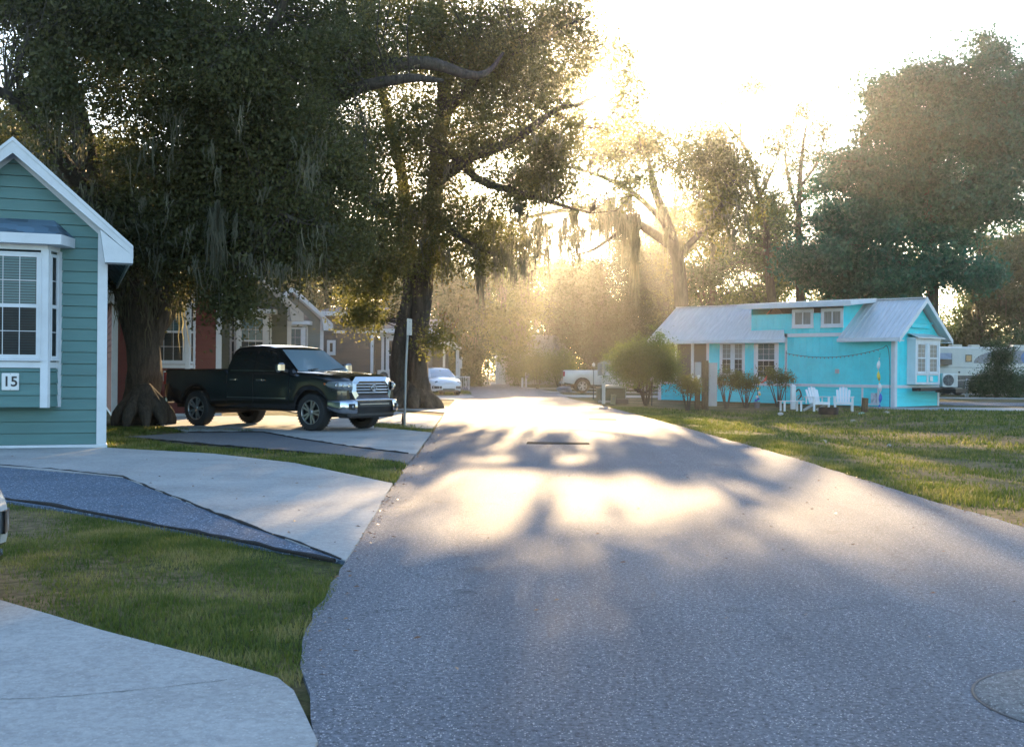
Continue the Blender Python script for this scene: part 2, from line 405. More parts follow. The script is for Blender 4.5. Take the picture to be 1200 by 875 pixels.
c12=[tuple(G(*p).xy) for p in [(521,483.5),(470,480),(430,474),(470,472.5),(528,476.5)]]
sheet('second_oak_driveway',c12,.009,M_CONC,label='narrow concrete drive beyond the double trunked oak')
c11=[tuple(G(*p).xy) for p in [(532,468.5),(480,465.5),(440,463),(480,462),(552,463.8),(556,465)]]
sheet('compact_car_driveway',c11,.009,M_CONC,label='concrete drive in front of the white compact car')
# right side drives
def strip(name,p,q,w,z,mat,label):
    p=Vector(p); q=Vector(q); d=(q-p).normalized(); n=Vector((-d.y,d.x))*w/2
    return sheet(name,[p-n,q-n,q+n,p+n],z,mat,label=label)
strip('cottage_driveway',(2.9,65.5),(9.5,66.5),4.6,.009,M_CONC,'concrete drive at the porch end of the turquoise cottage')
strip('white_truck_driveway',(2.2,77.5),(16,79.5),3.2,.009,M_CONC,'concrete drive under the white pickup')
strip('far_driveway',(1.0,92),(15,94),3.,.009,M_CONC,'far concrete drive on the right of the lane')
strip('motorhome_driveway',(14.5,48.4),(60,46.3),3.3,.009,M_CONC,'concrete drive in front of the motorhome')
strip('side_lane',(20,56.5),(80,52.5),6.2,.006,M_ROAD,'grey side lane before the motorhome')
strip('motorhome_pad',(22,70.),(90,67.),2.6,.009,M_CONC,'pale strip of concrete beside the motorhome')
strip('motorhome_far_pad',(24,83.),(90,83.),5.,.009,M_CONC,'concrete pad the motorhome stands on')

# a round asphalt patch and two road covers
pc=G(1322,826); mb=MB()
ring=[(pc.x+.62*math.cos(t*math.pi/24),pc.y+.62*math.sin(t*math.pi/24)) for t in range(48)]
cov=thing('manhole_cover','round worn grey utility cover at the right edge of the lane','cover',(pc.x,pc.y,0))
mb=MB(); mb.lathe([(.001,.012),(.60,.012),(.615,.002)],n=48); mb.build('lid',asphalt('cover_stone',(.13,.13,.13),(.18,.175,.17),(.5,.49,.47),sc=110,cracks=False),cov)
mb=MB(); mb.lathe([(.618,.002),(.621,.004),(.630,.004),(.632,.001)],n=48); mb.build('rim',pm('tar_joint',(.02,.02,.022),.6),cov)
for (px,py,wx,wy,lb) in [(654,519.5,1.15,.42,'long dark metal trench cover set across the lit lane'),(706,491.5,.75,.5,'small dark metal cover further up the lane')]:
    p=G(px,py); t=thing('road_cover',lb,'cover',(p.x,p.y,0),R(-3),'metal covers set in the lane')
    mb=MB(); mb.box(-wx/2,wx/2,-wy/2,wy/2,-.01,.006,.002); mb.build('plate',pm('worn_iron',(.035,.033,.03),.95,0,spec=.1),t)
    mb=MB(); 
    for s_ in (-1,1): mb.box(-wx/2-.03,wx/2+.03,s_*(wy/2+.012)-.012,s_*(wy/2+.012)+.012,-.01,.012,.003); mb.box(s_*(wx/2+.018)-.012,s_*(wx/2+.018)+.012,-wy/2,wy/2,-.01,.012,.003)
    mb.build('frame',pm('iron_rim',(.02,.019,.018),.95,0,spec=.1),t)

# hairline crack across the near drive
pts=jitter([tuple(G(*q).xy) for q in [(-20,824),(40,822),(86,819),(171,811),(215,806),(266,800)]],.06,.008)
mb=MB(); 
for a_,b_ in zip(pts,pts[1:]):
    d_=Vector(b_)-Vector(a_); n_=Vector((-d_.y,d_.x)).normalized()*random.uniform(.0012,.0035); mb.add([(a_[0]-n_.x,a_[1]-n_.y,.0165),(b_[0]-n_.x,b_[1]-n_.y,.0165),(b_[0]+n_.x,b_[1]+n_.y,.0165),(a_[0]+n_.x,a_[1]+n_.y,.0165)],[(0,1,2,3)],False)
tag(mb.build('pavement_crack',pm('crack_dirt',(.09,.085,.075),.95)),'hairline crack across the near concrete drive',None,None,'structure')
# ================================================================== trees and shrubs
def bark(name,c,sc=9.):
    m=bpy.data.materials.new(name); nt=nodes(m)
    out=N(nt,'ShaderNodeOutputMaterial'); b=N(nt,'ShaderNodeBsdfPrincipled'); L(nt,b.outputs[0],out.inputs[0])
    tc=N(nt,'ShaderNodeTexCoord'); mp=N(nt,'ShaderNodeMapping'); mp.inputs['Scale'].default_value=(1,1,.22); L(nt,tc.outputs['Object'],mp.inputs[0])
    n=N(nt,'ShaderNodeTexNoise',i_Scale=sc,i_Detail=8.,i_Roughness=.7,i_Distortion=.6); L(nt,mp.outputs[0],n.inputs['Vector'])
    v=N(nt,'ShaderNodeTexVoronoi',feature='DISTANCE_TO_EDGE',i_Scale=sc*1.3); L(nt,mp.outputs[0],v.inputs['Vector'])
    r=ramp(nt,n.outputs['Fac'],[(.3,tuple(x*.45 for x in c)),(.7,tuple(x*1.4 for x in c))]); 
    e=ramp(nt,v.outputs['Distance'],[(0,(.4,.4,.4)),(.10,(1,1,1))])
    mx=N(nt,'ShaderNodeMixRGB',blend_type='MULTIPLY'); mx.inputs[0].default_value=.35; L(nt,r.outputs[0],mx.inputs[1]); L(nt,e.outputs[0],mx.inputs[2])
    L(nt,mx.outputs[0],b.inputs['Base Color']); b.inputs['Roughness'].default_value=.95; b.inputs['Specular IOR Level'].default_value=.15
    bp=N(nt,'ShaderNodeBump'); bp.inputs['Strength'].default_value=1.; bp.inputs['Distance'].default_value=.06
    L(nt,n.outputs['Fac'],bp.inputs['Height']); L(nt,bp.outputs[0],b.inputs['Normal'])
    return m
M_BARK=bark('oak_bark',(.085,.07,.055)); M_BARKF=bark('far_bark',(.10,.085,.065),5.)
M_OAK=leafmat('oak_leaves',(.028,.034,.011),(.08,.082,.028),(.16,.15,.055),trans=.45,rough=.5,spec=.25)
M_OAK2=leafmat('road_oak_leaves',(.045,.052,.016),(.12,.12,.035),(.22,.19,.06),trans=.6)  # warmed and brightened: golden sun glare is put into the leaf colour
M_FAR=leafmat('wood_leaves',(.022,.042,.015),(.06,.095,.035),(.12,.14,.05),trans=.4)
M_TEALLEAF=leafmat('sweetgum_leaves',(.012,.062,.036),(.03,.13,.072),(.08,.19,.09),trans=.22)
M_OLIVE=leafmat('myrtle_leaves',(.05,.08,.018),(.13,.17,.04),(.22,.24,.07),trans=.5)
M_CEDAR=leafmat('cedar_leaves',(.018,.026,.010),(.045,.055,.018),(.075,.08,.03),trans=.25)
M_BUSH=leafmat('evergreen_leaves',(.010,.028,.010),(.03,.07,.022),(.07,.12,.035),trans=.25)
M_MOSS=leafmat('spanish_moss',(.08,.08,.055),(.15,.145,.10),(.24,.22,.15),trans=.6,rough=.9,spec=.05)

def leaf_arrays(c,l,w,droop=.3,rng=RNG):
    n=len(c); d=rng.normal(size=(n,3)); d[:,2]-=droop; d=unit(d)
    q=rng.normal(size=(n,3)); s=unit(np.cross(d,q)); nn=np.cross(d,s)
    sz=rng.uniform(.65,1.3,(n,1)); L2=d*(l*.5)*sz; W2=s*(w*.5)*sz; fold=nn*(w*.18)*sz
    v=np.stack([c-L2,c+W2*1.0+fold,c+L2,c-W2+fold],1).reshape(-1,3)
    f=np.arange(n*4).reshape(n,4)
    return v,f
def cluster_points(blobs,crad,rng=RNG,shell=.35,lobe=7):
    """each crown mass is broken into uneven lobes and stray sprays, with open gaps between them"""
    pts=[]
    for (c,r,n) in blobs:
        r=np.array(r); c=np.array(c)
        k=int(np.clip(n/lobe,4,34)); d=unit(rng.normal(size=(k,3))); rr=(.2+.95*rng.random((k,1))**.6)
        sub=c+d*rr*r*.85; sr=rng.uniform(.16,.46,k)
        w=sr**2; idx=rng.choice(k,n,p=w/w.sum()); e=rng.normal(size=(n,3))*.62
        ax=unit(rng.normal(size=(k,3))); st=(e*ax[idx]).sum(1,keepdims=True); e=e+ax[idx]*st*.8
        q=sub[idx]+e*r*sr[idx][:,None]
        m=int(n*.28); d2=unit(rng.normal(size=(m,3))); q[:m]=c+d2*(.35+.8*rng.random((m,1))**.6)*r
        pts.append(q)
    return np.concatenate(pts)
def leaves_on(pts,per,crad,l,w,flat=.75,rng=RNG):
    n=len(pts); k=rng.poisson(per,n)+1; idx=np.repeat(np.arange(n),k)
    sz=rng.uniform(.5,1.35,n)[idx][:,None]
    off=rng.normal(size=(len(idx),3))*np.array([1,1,flat])*crad*sz*.62
    return leaf_arrays(pts[idx]+off,l,w)
def twig_arrays(starts,ends,r0,r1,sides=3,rng=RNG,sag=.12):
    """thin tapering twigs, 3 segments each"""
    n=len(starts); seg=4; ts=np.linspace(0,1,seg)
    d=ends-starts; ln=np.linalg.norm(d,axis=1,keepdims=True); du=unit(d)
    a=unit(np.cross(du,np.array([.13,.21,.97]))); b=np.cross(du,a)
    V=np.zeros((n,seg,sides,3)); j1=rng.normal(size=(n,3))*.08*ln; j2=rng.normal(size=(n,3))*.08*ln
    for i,t in enumerate(ts):
        c=starts+d*t+(j1 if i==1 else j2 if i==2 else 0); c[:,2]+=(sag*ln[:,0])*math.sin(math.pi*t)
        rad=r0+(r1-r0)*t
        for s in range(sides):
            th=2*math.pi*s/sides; V[:,i,s]=c+(a*math.cos(th)+b*math.sin(th))*(rad if np.isscalar(rad) else rad[:,None])
    base=np.arange(n)[:,None,None]*(seg*sides); F_=[]
    for i in range(seg-1):
        for s in range(sides):
            s2=(s+1)%sides; F_.append(np.stack([base[:,0,0]+i*sides+s,base[:,0,0]+i*sides+s2,base[:,0,0]+(i+1)*sides+s2,base[:,0,0]+(i+1)*sides+s],1))
    return V.reshape(-1,3),np.concatenate(F_)
def moss_arrays(pos,length,spread,strands,width=.03,rng=RNG):
    """festoons of hanging moss: crinkled ribbons of very unequal length hung along a short piece of branch"""
    n=len(pos); k=np.maximum(3,(np.broadcast_to(strands,(n,))*rng.uniform(.5,1.5,n)).astype(int)); idx=np.repeat(np.arange(n),k); m=len(idx)
    lb=np.broadcast_to(length,(n,))[idx]; sp=np.broadcast_to(spread,(n,))[idx]
    ang=rng.random(n)*math.pi; al=np.stack([np.cos(ang),np.sin(ang),rng.uniform(-.5,.5,n)],1)[idx]
    along=rng.normal(size=m); o=al*(along*sp*1.5)[:,None]+rng.normal(size=(m,3))*(sp*.35)[:,None]
    # one or two long tails, most strands short
    ln=lb*(.12+.88*rng.random(m)**2.2)*np.exp(-(along*.55)**2); p0=pos[idx]+o
    seg=8; th=rng.random(m)*math.pi; wv=np.stack([np.cos(th),np.sin(th),np.zeros(m)],1)*width*rng.uniform(.4,1.3,m)[:,None]
    V=np.zeros((m,seg,2,3)); sway=rng.normal(size=(m,3))*.05; sway[:,2]=0; walk=np.zeros((m,3))
    for i in range(seg):
        t=i/(seg-1); c=p0.copy(); c[:,2]-=ln*t; c+=sway*(t*ln)[:,None]; c[:,:2]-=o[:,:2]*t*.3
        walk+=rng.normal(size=(m,3))*.034*np.minimum(ln,1.)[:,None]*(1 if i else 0); walk[:,2]*=.5; c+=walk
        ww=(1-t)**.5*(.35+1.0*rng.random(m))*(1. if i else .6); V[:,i,0]=c-wv*ww[:,None]; V[:,i,1]=c+wv*ww[:,None]
    b=np.arange(m)*(seg*2); F_=[np.stack([b+2*i,b+2*i+1,b+2*i+3,b+2*i+2],1) for i in range(seg-1)]
    return V.reshape(-1,3),np.concatenate(F_)
def merge(*arrs):
    vs=[];fs=[];o=0
    for v,f in arrs: vs.append(v); fs.append(f+o); o+=len(v)
    return np.concatenate(vs),np.concatenate(fs)
def smooth_path(pts,k=4):
    """Catmull-Rom through the given points"""
    p=[Vector(a) for a in pts]; p=[p[0]*2-p[1]]+p+[p[-1]*2-p[-2]]; out=[]
    for i in range(1,len(p)-2):
        for j in range(k):
            t=j/k; a,b,c,d=p[i-1:i+3]
            out.append(.5*((2*b)+(c-a)*t+(2*a-5*b+4*c-d)*t*t+(3*b-a-3*c+d)*t**3))
    out.append(p[-2]); return out
def lerp_list(a,n):
    return list(np.interp(np.linspace(0,1,n),np.linspace(0,1,len(a)),a))

def make_tree(name,label,cat,group,base,limbs,blobs,leaf=(.09,.045),per=40,crad=.45,mat=None,barkm=None,moss=None,twigr=.018,shell=.35,twigs=.6,crown_name='crown',flat=.75,wob=.06,sides=12,mossw=.022,lobe=7):
    base=Vector(base); t=thing(name,label,cat,base,0,group); b0=np.array(base)
    mb=MB(); sk=[]
    for pts,rad in limbs:
        pp=smooth_path(pts,4); rr=lerp_list(rad,len(pp))
        for q in pp: sk.append(tuple(q))
        mb.tube([q-base for q in pp],rr,sides if rad[0]>.12 else 7,True,wob if rad[0]>.12 else .03)
    if limbs: mb.build('trunk',barkm or M_BARK,t)
    sk=np.array(sk) if sk else None
    if blobs:
        pts=cluster_points(blobs,crad,shell=shell,lobe=lobe)
        pts=pts[pts[:,2]>.15]
        v,f=leaves_on(pts,per,crad,leaf[0],leaf[1],flat)
        np_mesh(crown_name,v-b0,f,mat,t)
        if sk is not None and twigs>0:
            k=int(len(pts)*twigs); sel=pts[RNG.permutation(len(pts))[:k]]
            upper=sk[sk[:,2]>sk[:,2].min()+.12*(sk[:,2].max()-sk[:,2].min())]
            d2=((sel[:,None,:]-upper[None])**2).sum(2); j=d2.argmin(1); st=upper[j]; dist=np.sqrt(d2.min(1))
            v,f=twig_arrays(st,sel,np.clip(twigr*(.7+dist*.25),.008,twigr*2.2),twigr*.3)
            np_mesh('twigs',v-b0,f,barkm or M_BARK,t)
    if moss:
        arr=[moss_arrays(np.array(p),ln,sp,st,mossw) for (p,ln,sp,st) in moss]
        v,f=merge(*arr); np_mesh('hanging_moss',v-b0,f,M_MOSS,t)
    return t
def pb(px,py,Y,rx,ry,n,rd=None):
    """crown clump seen round a pixel at distance Y; radii given in photo pixels"""
    s=Y/F; return (tuple(P(px,py,Y)),(rx*s,(rd if rd is not None else rx*s*.9),ry*s),n)
def mossband(n,x0,x1,y0,y1,Ya,Yb,l0,l1,sp=.25,st=26):
    px=RNG.uniform(x0,x1,n); py=RNG.uniform(y0,y1,n); YY=RNG.uniform(Ya,Yb,n)
    p=np.array([tuple(P(a,b,c)) for a,b,c in zip(px,py,YY)])
    return (p,RNG.uniform(l0,l1,n),sp,st)
PP=lambda *a:[P(*q) for q in a]

# --- the great oak behind the pickup
bA=G(168,497); bA.z=-.05
limbsA=[
 ([bA,P(166,470,30.2),P(168,430,30.1),P(165,390,30.),P(150,340,29.6),P(120,280,29.),P(100,180,28.2),P(80,90,27.5),P(70,0,27),P(60,-90,26.5)],[.58,.45,.42,.41,.35,.3,.25,.2,.15,.07]),
 ([P(172,400,30.2),P(190,340,30.2),P(215,270,30.),P(230,180,29.5),P(240,90,29),P(235,-10,29),P(230,-110,29)],[.42,.36,.30,.26,.2,.14,.06]),
 ([P(180,380,30.4),P(240,300,31),P(300,225,31.6),P(345,160,32),P(366,122,32.2),P(400,92,32.3),P(440,78,32.5),P(500,74,33),P(548,88,33.5),P(572,84,33.8),P(590,62,34)],[.36,.34,.32,.28,.24,.22,.20,.17,.13,.08,.04]),
 ([P(352,150,32),P(372,135,31.6),P(400,112,31.2),P(430,100,31),P(480,92,31),P(520,95,31.2)],[.20,.18,.17,.15,.12,.05]),
 ([P(366,120,32.2),P(375,85,32.4),P(392,50,32.6),P(400,10,33),P(410,-50,33)],[.2,.17,.14,.1,.05]),
 ([P(240,150,29.3),P(280,90,28),P(320,30,27.5),P(350,-40,27)],[.18,.14,.1,.05]),
 ([P(110,240,28.6),P(60,170,26),P(20,120,24.5),P(-40,90,23)],[.22,.17,.12,.06]),
 ([P(225,220,29.8),P(270,230,28),P(310,240,27),P(350,260,26.5)],[.16,.12,.08,.04]),
]
limbsA+=[([bA+Vector((0,0,.9)),bA+Vector((math.cos(a)*.62,math.sin(a)*.62,.28)),bA+Vector((math.cos(a)*.66,math.sin(a)*.66,-.08))],[.22,.15,.06]) for a in (-2.6,-1.9,-1.2,-.55,.1,1.5,3)]
blobsA=[pb(200,70,26.5,110,75,230),pb(320,60,29,85,75,210),pb(120,10,25.5,100,60,150),pb(30,0,25,60,45,80),pb(300,170,27.5,80,75,230),
 pb(372,225,29.5,52,75,170),pb(205,200,28,75,80,210),pb(150,265,29,45,55,120),pb(245,295,28,58,48,140),pb(330,272,27.5,52,50,140),pb(268,345,26.8,26,26,34),
 pb(62,110,24.5,20,60,60),pb(100,215,30,35,40,60),pb(385,285,30.5,38,34,70),pb(410,60,32,60,60,110),pb(20,160,30,40,50,60),pb(250,-60,29,200,60,200),
 pb(200,120,33,140,110,170),pb(190,270,33,100,60,120)]
mossA=[mossband(60,130,215,250,350,28.7,30.5,.7,2.0,.22,34),mossband(110,40,400,120,320,25,30,.5,1.6,.14,22),mossband(26,330,440,110,200,30.5,33,.6,1.6,.16,26),
 (np.array([tuple(P(255,236,26.2)),tuple(P(257,250,26.2)),tuple(P(252,244,26.3))]),np.array([2.9,2.6,2.3]),.07,42),
 (np.array([tuple(P(302,262,26.5)),tuple(P(310,270,26.7)),tuple(P(352,280,27)),tuple(P(382,300,28)),tuple(P(278,250,26.5))]),np.array([1.5,1.3,1.6,1.9,1.2]),.09,30),
 (np.array([tuple(P(62,80,24.4)),tuple(P(54,110,24.4)),tuple(P(70,120,24.4)),tuple(P(50,90,24.6)),tuple(P(66,100,24.2))]),np.array([1.8,1.5,1.2,1.7,1.9]),.2,60),
 mossband(16,60,120,180,240,28,30,.5,1.3,.15,20)]
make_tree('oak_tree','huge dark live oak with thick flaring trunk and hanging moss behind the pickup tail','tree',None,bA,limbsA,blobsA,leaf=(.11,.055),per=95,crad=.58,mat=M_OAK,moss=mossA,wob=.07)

# --- the double trunked oak by the lane
bB=G(482,478); bB.z=-.05; YB=bB.y
limbsB=[
 ([bB+Vector((-.35,0,0)),P(470,450,YB),P(467,420,YB),P(472,380,YB),P(480,340,YB),P(478,280,YB),P(470,200,YB),P(450,120,YB),P(430,30,YB)],[.5,.36,.30,.26,.24,.22,.20,.16,.07]),
 ([bB+Vector((.3,.1,0)),P(490,450,YB),P(489,415,YB),P(492,370,YB),P(499,320,YB),P(508,250,YB),P(513,180,YB),P(520,110,YB),P(515,40,YB),P(520,-60,YB)],[.56,.42,.37,.34,.33,.31,.29,.25,.18,.07]),
 ([P(510,215,YB),P(550,185,40.5),P(600,165,40),P(650,130,39.5),P(680,122,39.3),P(700,112,39)],[.24,.2,.15,.10,.06,.03]),
 ([P(516,140,YB),P(560,95,40.5),P(610,60,40),P(655,35,39.5),P(690,20,39)],[.2,.16,.12,.07,.03]),
 ([P(512,160,YB),P(560,210,41),P(610,225,41.5),P(650,238,42),P(690,250,42.5)],[.17,.14,.11,.08,.04]),
 ([P(505,250,YB),P(535,275,41.5),P(560,290,42),P(585,300,42)],[.13,.1,.07,.03]),
 ([P(478,270,YB),P(440,240,40),P(410,220,39),P(380,215,38)],[.15,.12,.08,.04]),
 ([P(445,375,40.5),P(440,340,40.6),P(446,300,40.8),P(452,260,41)],[.05,.07,.09,.1]),
 ([P(640,130,39.6),P(700,150,40),P(730,110,40.3),P(742,70,40.5)],[.05,.04,.03,.015]),
 ([P(715,130,40.1),P(735,140,40.3),P(748,150,40.5)],[.03,.02,.01]),
]
limbsB+=[([bB+Vector((0,0,.8)),bB+Vector((math.cos(a)*.85,math.sin(a)*.7,.25)),bB+Vector((math.cos(a)*1.2,math.sin(a)*1.0,-.08))],[.34,.25,.10]) for a in (-2.7,-2.1,-1.4,-.8,-.2,.5)]
blobsB=[pb(450,40,41,75,60,190),pb(540,30,40.5,80,55,210),pb(610,70,40,55,60,150),pb(655,25,39.5,35,30,70),pb(640,110,39.6,38,32,60),
 pb(430,170,41,52,55,130),pb(510,170,42,65,50,140),pb(585,150,40,45,40,80),pb(450,265,41,62,60,190),pb(520,260,42,55,55,150),
 pb(405,295,40.5,35,28,60),pb(440,325,40,28,24,50),pb(570,270,42.5,38,40,60),pb(610,215,41.5,40,30,60),pb(480,-50,41,160,50,160),pb(730,95,40.4,22,40,46),pb(715,150,40.2,26,12,16),
 pb(645,212,42,46,20,85),pb(738,212,42,26,16,26),pb(675,60,40,26,40,45),pb(665,150,40,30,16,26),pb(640,165,41,30,22,40),pb(585,90,40,60,50,110),pb(500,110,43,80,60,150),pb(512,395,40.3,12,16,14),pb(430,372,40.2,20,15,30)]
mossB=[mossband(46,540,620,230,330,40.5,43.5,.7,2.1,.16,26),mossband(18,600,700,190,260,40,43,.6,1.8,.14,22),mossband(46,400,540,180,330,40,43,.6,1.8,.15,22),
 (np.array([tuple(P(672,246,42)),tuple(P(674,250,42)),tuple(P(745,262,42.4))]),np.array([2.4,2.0,1.7]),.09,34),
 mossband(16,600,680,110,180,39.5,41,.5,1.2,.1,16),(np.array([tuple(P(728,130,40.3)),tuple(P(730,160,40.4))]),np.array([.9,.8]),.04,8),
 (np.array([tuple(P(445,300,40.2)),tuple(P(436,310,40.)),tuple(P(500,300,42))]),np.array([2.,1.6,1.5]),.12,30)]
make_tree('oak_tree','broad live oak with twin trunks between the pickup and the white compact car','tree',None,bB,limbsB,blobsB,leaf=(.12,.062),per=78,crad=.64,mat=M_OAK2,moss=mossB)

# --- mossy oak right of the lane, whose festoons hang before the sun
bC=G(722,452.5); YC=66.; bC=Vector((P(800,450,YC).x,YC,-.05))
limbsC=[([bC,P(800,380,YC),P(795,310,YC),P(780,260,YC),P(765,215,YC),P(760,180,YC)],[.5,.4,.36,.3,.2,.06]),
 ([P(790,290,YC),P(740,258,64),P(690,245,62),P(640,250,60),P(590,262,58)],[.28,.22,.17,.11,.04]),
 ([P(782,262,YC),P(740,225,65),P(700,205,64),P(650,192,62)],[.2,.15,.1,.04]),
 ([P(795,300,YC),P(840,250,67),P(860,200,68),P(850,170,68)],[.2,.15,.1,.04]),
 ([P(742,258,64),P(700,290,63),P(670,300,62.5)],[.1,.08,.03])]
blobsC=[pb(814,178,67,44,35,170),pb(640,178,63,34,20,60),pb(700,174,64,44,16,75),pb(750,172,65,46,24,110),pb(850,205,68,40,30,110),pb(845,240,68,40,32,90),pb(590,285,59,40,22,60),pb(822,275,67,28,25,40)]
mossC=[mossband(56,690,748,225,262,61,66,.7,3.0,.2,26),mossband(80,560,680,250,305,56,61,.7,2.6,.16,24),mossband(40,770,880,220,290,64,68,.6,2.,.2,18),
 (np.array([tuple(P(672,240,62.5)),tuple(P(745,280,63)),tuple(P(708,250,63)),tuple(P(732,262,63)),tuple(P(780,268,64)),tuple(P(746,250,63))]),np.array([3.2,4.4,3.6,2.6,2.8,4.]),.16,60)]
make_tree('oak_tree','spreading oak with long golden moss hanging below the sun right of the lane','tree',None,bC,limbsC,blobsC,leaf=(.2,.1),per=40,crad=.8,mat=M_OAK2,barkm=M_BARKF,moss=mossC,twigs=.5,twigr=.03,mossw=.045)

# --- two thin crowned trees against the sky
YD=82.
def X0(px,Y,py=452): p=P(px,py,Y); return Vector((p.x,Y,-.05))
mk=lambda px,Y,lim,bl,**k: None
lim=[([X0(912,YD),P(908,380,YD),P(900,310,YD),P(897,270,YD),P(886,215,YD),P(876,180,YD),P(868,165,YD)],[.4,.33,.28,.24,.18,.13,.1]),
 ([P(868,165,YD),P(850,145,YD),P(838,135,YD),P(826,122,YD)],[.1,.07,.05,.02]),([P(868,165,YD),P(868,140,YD),P(880,118,YD),P(890,100,YD)],[.1,.07,.05,.02]),
 ([P(850,145,YD),P(858,125,YD),P(862,108,YD)],[.06,.04,.02]),([P(872,140,YD),P(890,130,YD),P(902,110,YD)],[.06,.04,.02]),
 ([P(897,270,YD),P(878,225,YD-1),P(858,190,YD-1),P(840,182,YD-1)],[.2,.13,.08,.03]),([P(886,215,YD),P(868,200,YD),P(845,195,YD)],[.12,.08,.03]),
 ([P(890,232,YD),P(905,200,YD),P(914,170,YD)],[.12,.07,.03])]
bl=[pb(835,122,YD,16,9,12),pb(868,104,YD,20,9,15),pb(893,100,YD,16,10,13),pb(845,185,YD,22,14,20),pb(905,170,YD,20,20,22),pb(870,205,YD,30,16,26),pb(900,235,YD,30,18,34),pb(840,215,YD,22,20,24),pb(880,290,YD,55,50,130)]
make_tree('sparse_tree','thin crowned bent tree with forked bare top left of the big green tree','tree','sparse trees before the sky',X0(912,YD),lim,bl,leaf=(.2,.1),per=42,crad=.7,mat=M_FAR,barkm=M_BARKF,twigr=.035,twigs=1.,moss=[mossband(46,840,925,190,300,YD-2,YD+1,.5,1.8,.16,14)],mossw=.05)
YE=86.
lim=[([X0(942,YE),P(940,380,YE),P(936,310,YE),P(936,250,YE),P(938,200,YE),P(942,165,YE),P(946,140,YE)],[.38,.32,.27,.2,.15,.1,.03]),
 ([P(936,250,YE),P(925,215,YE),P(920,175,YE),P(924,150,YE)],[.14,.1,.06,.02]),([P(937,220,YE),P(955,195,YE),P(965,165,YE)],[.12,.08,.03]),([P(936,240,YE),P(960,215,YE),P(985,185,YE)],[.12,.08,.03])]
bl=[pb(945,132,YE,18,14,18),pb(924,158,YE,16,20,22),pb(966,160,YE,16,18,22),pb(950,190,YE,36,20,40),pb(982,186,YE,20,14,22),pb(935,225,YE,28,22,30),pb(945,290,YE,45,50,130)]
make_tree('sparse_tree','straight slim tree with airy crown touching the big green tree','tree','sparse trees before the sky',X0(942,YE),lim,bl,leaf=(.2,.1),per=42,crad=.75,mat=M_FAR,barkm=M_BARKF,twigr=.035,twigs=1.,moss=[mossband(30,915,985,200,300,YE-2,YE+1,.5,1.6,.16,14)],mossw=.05)

# --- the big green tree behind the turquoise cottage
YG=71.
lim=[([X0(1092,YG),P(1092,400,YG),P(1093,350,YG),P(1092,300,YG),P(1088,240,YG),P(1096,180,YG),P(1106,110,YG),P(1108,70,YG)],[.48,.40,.36,.33,.28,.22,.14,.05]),
 ([P(1092,300,YG),P(1060,260,YG),P(1030,220,YG),P(1008,190,YG)],[.2,.15,.1,.04]),([P(1090,260,YG),P(1125,220,YG),P(1160,180,YG),P(1180,140,YG)],[.22,.16,.1,.04]),
 ([P(1093,330,YG),P(1060,310,YG),P(1020,290,YG),P(985,285,YG)],[.16,.12,.08,.03]),([P(1093,330,YG),P(1120,310,YG),P(1150,300,YG)],[.14,.1,.04]),([P(1090,220,YG),P(1070,160,YG),P(1050,110,YG)],[.16,.1,.04])]
bl=[pb(1052,118,YG,34,26,70),pb(1078,88,YG,22,18,34),pb(1120,95,YG,42,26,90),pb(1170,82,YG,28,24,50),pb(1198,118,YG,32,30,60),pb(1032,158,YG,26,18,36),pb(1015,205,YG,36,26,66),pb(1095,165,YG,50,30,130),pb(1140,140,YG+1,46,30,120),pb(1075,130,YG+1,40,26,70),pb(1190,190,YG+1,40,30,80),pb(1040,235,YG+1,46,26,80),pb(1120,235,YG,44,22,70),pb(1090,215,YG,54,26,100),pb(1160,165,YG,42,26,90),
 pb(1175,212,YG,40,22,66),pb(990,262,YG,40,26,76),pb(1050,262,YG,38,26,80),pb(972,218,YG,24,13,20),pb(1118,262,YG,30,24,56),pb(1185,245,YG,28,14,34),pb(1138,318,YG-2,28,18,50),pb(975,318,YG+2,46,24,110),pb(1000,300,YG,44,22,70),pb(1150,245,YG+1,44,24,70),pb(1225,150,YG,40,60,80),pb(1040,330,YG,56,18,80),pb(1085,305,YG,44,20,70)]
make_tree('broadleaf_tree','tallest blue green tree with dense crown rising behind the turquoise cottage','tree',None,X0(1092,YG),lim,bl,leaf=(.24,.15),per=78,crad=.78,lobe=13,mat=M_TEALLEAF,barkm=M_BARKF,twigr=.03,twigs=.12)

# --- trees of the wood behind: (px of trunk, distance, top py, half width px, material, label)
back=[
 (690,112,300,34,'O','hazy oak directly below the sun'),(740,116,272,32,'O','hazy oak behind the dense cedar'),
 (1150,98,262,55,'F','dark oak with leaning limbs behind the motorhome'),(1215,92,240,55,'F','dark tree at the right edge above the motorhome'),
 (1035,100,300,55,'F','low dense tree between the cottage roof and the tall green tree'),
 (985,104,225,48,'F','wide mossy tree behind the middle of the cottage roof'),
 (900,98,232,55,'O','hazy mossy tree below the bent sparse tree'),(838,104,205,50,'O','hazy oak behind the porch roof'),
 (778,108,228,42,'O','golden hazy oak behind the long moss'),(606,112,300,38,'O','golden oak above the end of the lane'),
 (560,104,300,38,'O','mossy oak behind the white post at the lane end'),
 (520,96,290,48,'F','shaded oak behind the taupe cabin'),(455,88,285,60,'F','tree behind the dark grey cottage'),(375,80,270,60,'F','tree behind the blue green cottage'),
 (300,70,230,70,'D','dark tree behind the olive cottage'),(215,60,190,80,'D','dark tree behind the red cottage'),(120,52,150,90,'D','dark tree behind the teal cottage wall'),(20,48,130,80,'D','dark tree above the left edge roof'),
 (655,118,302,36,'O','hazy tree between the small shrubs and the lane end')]
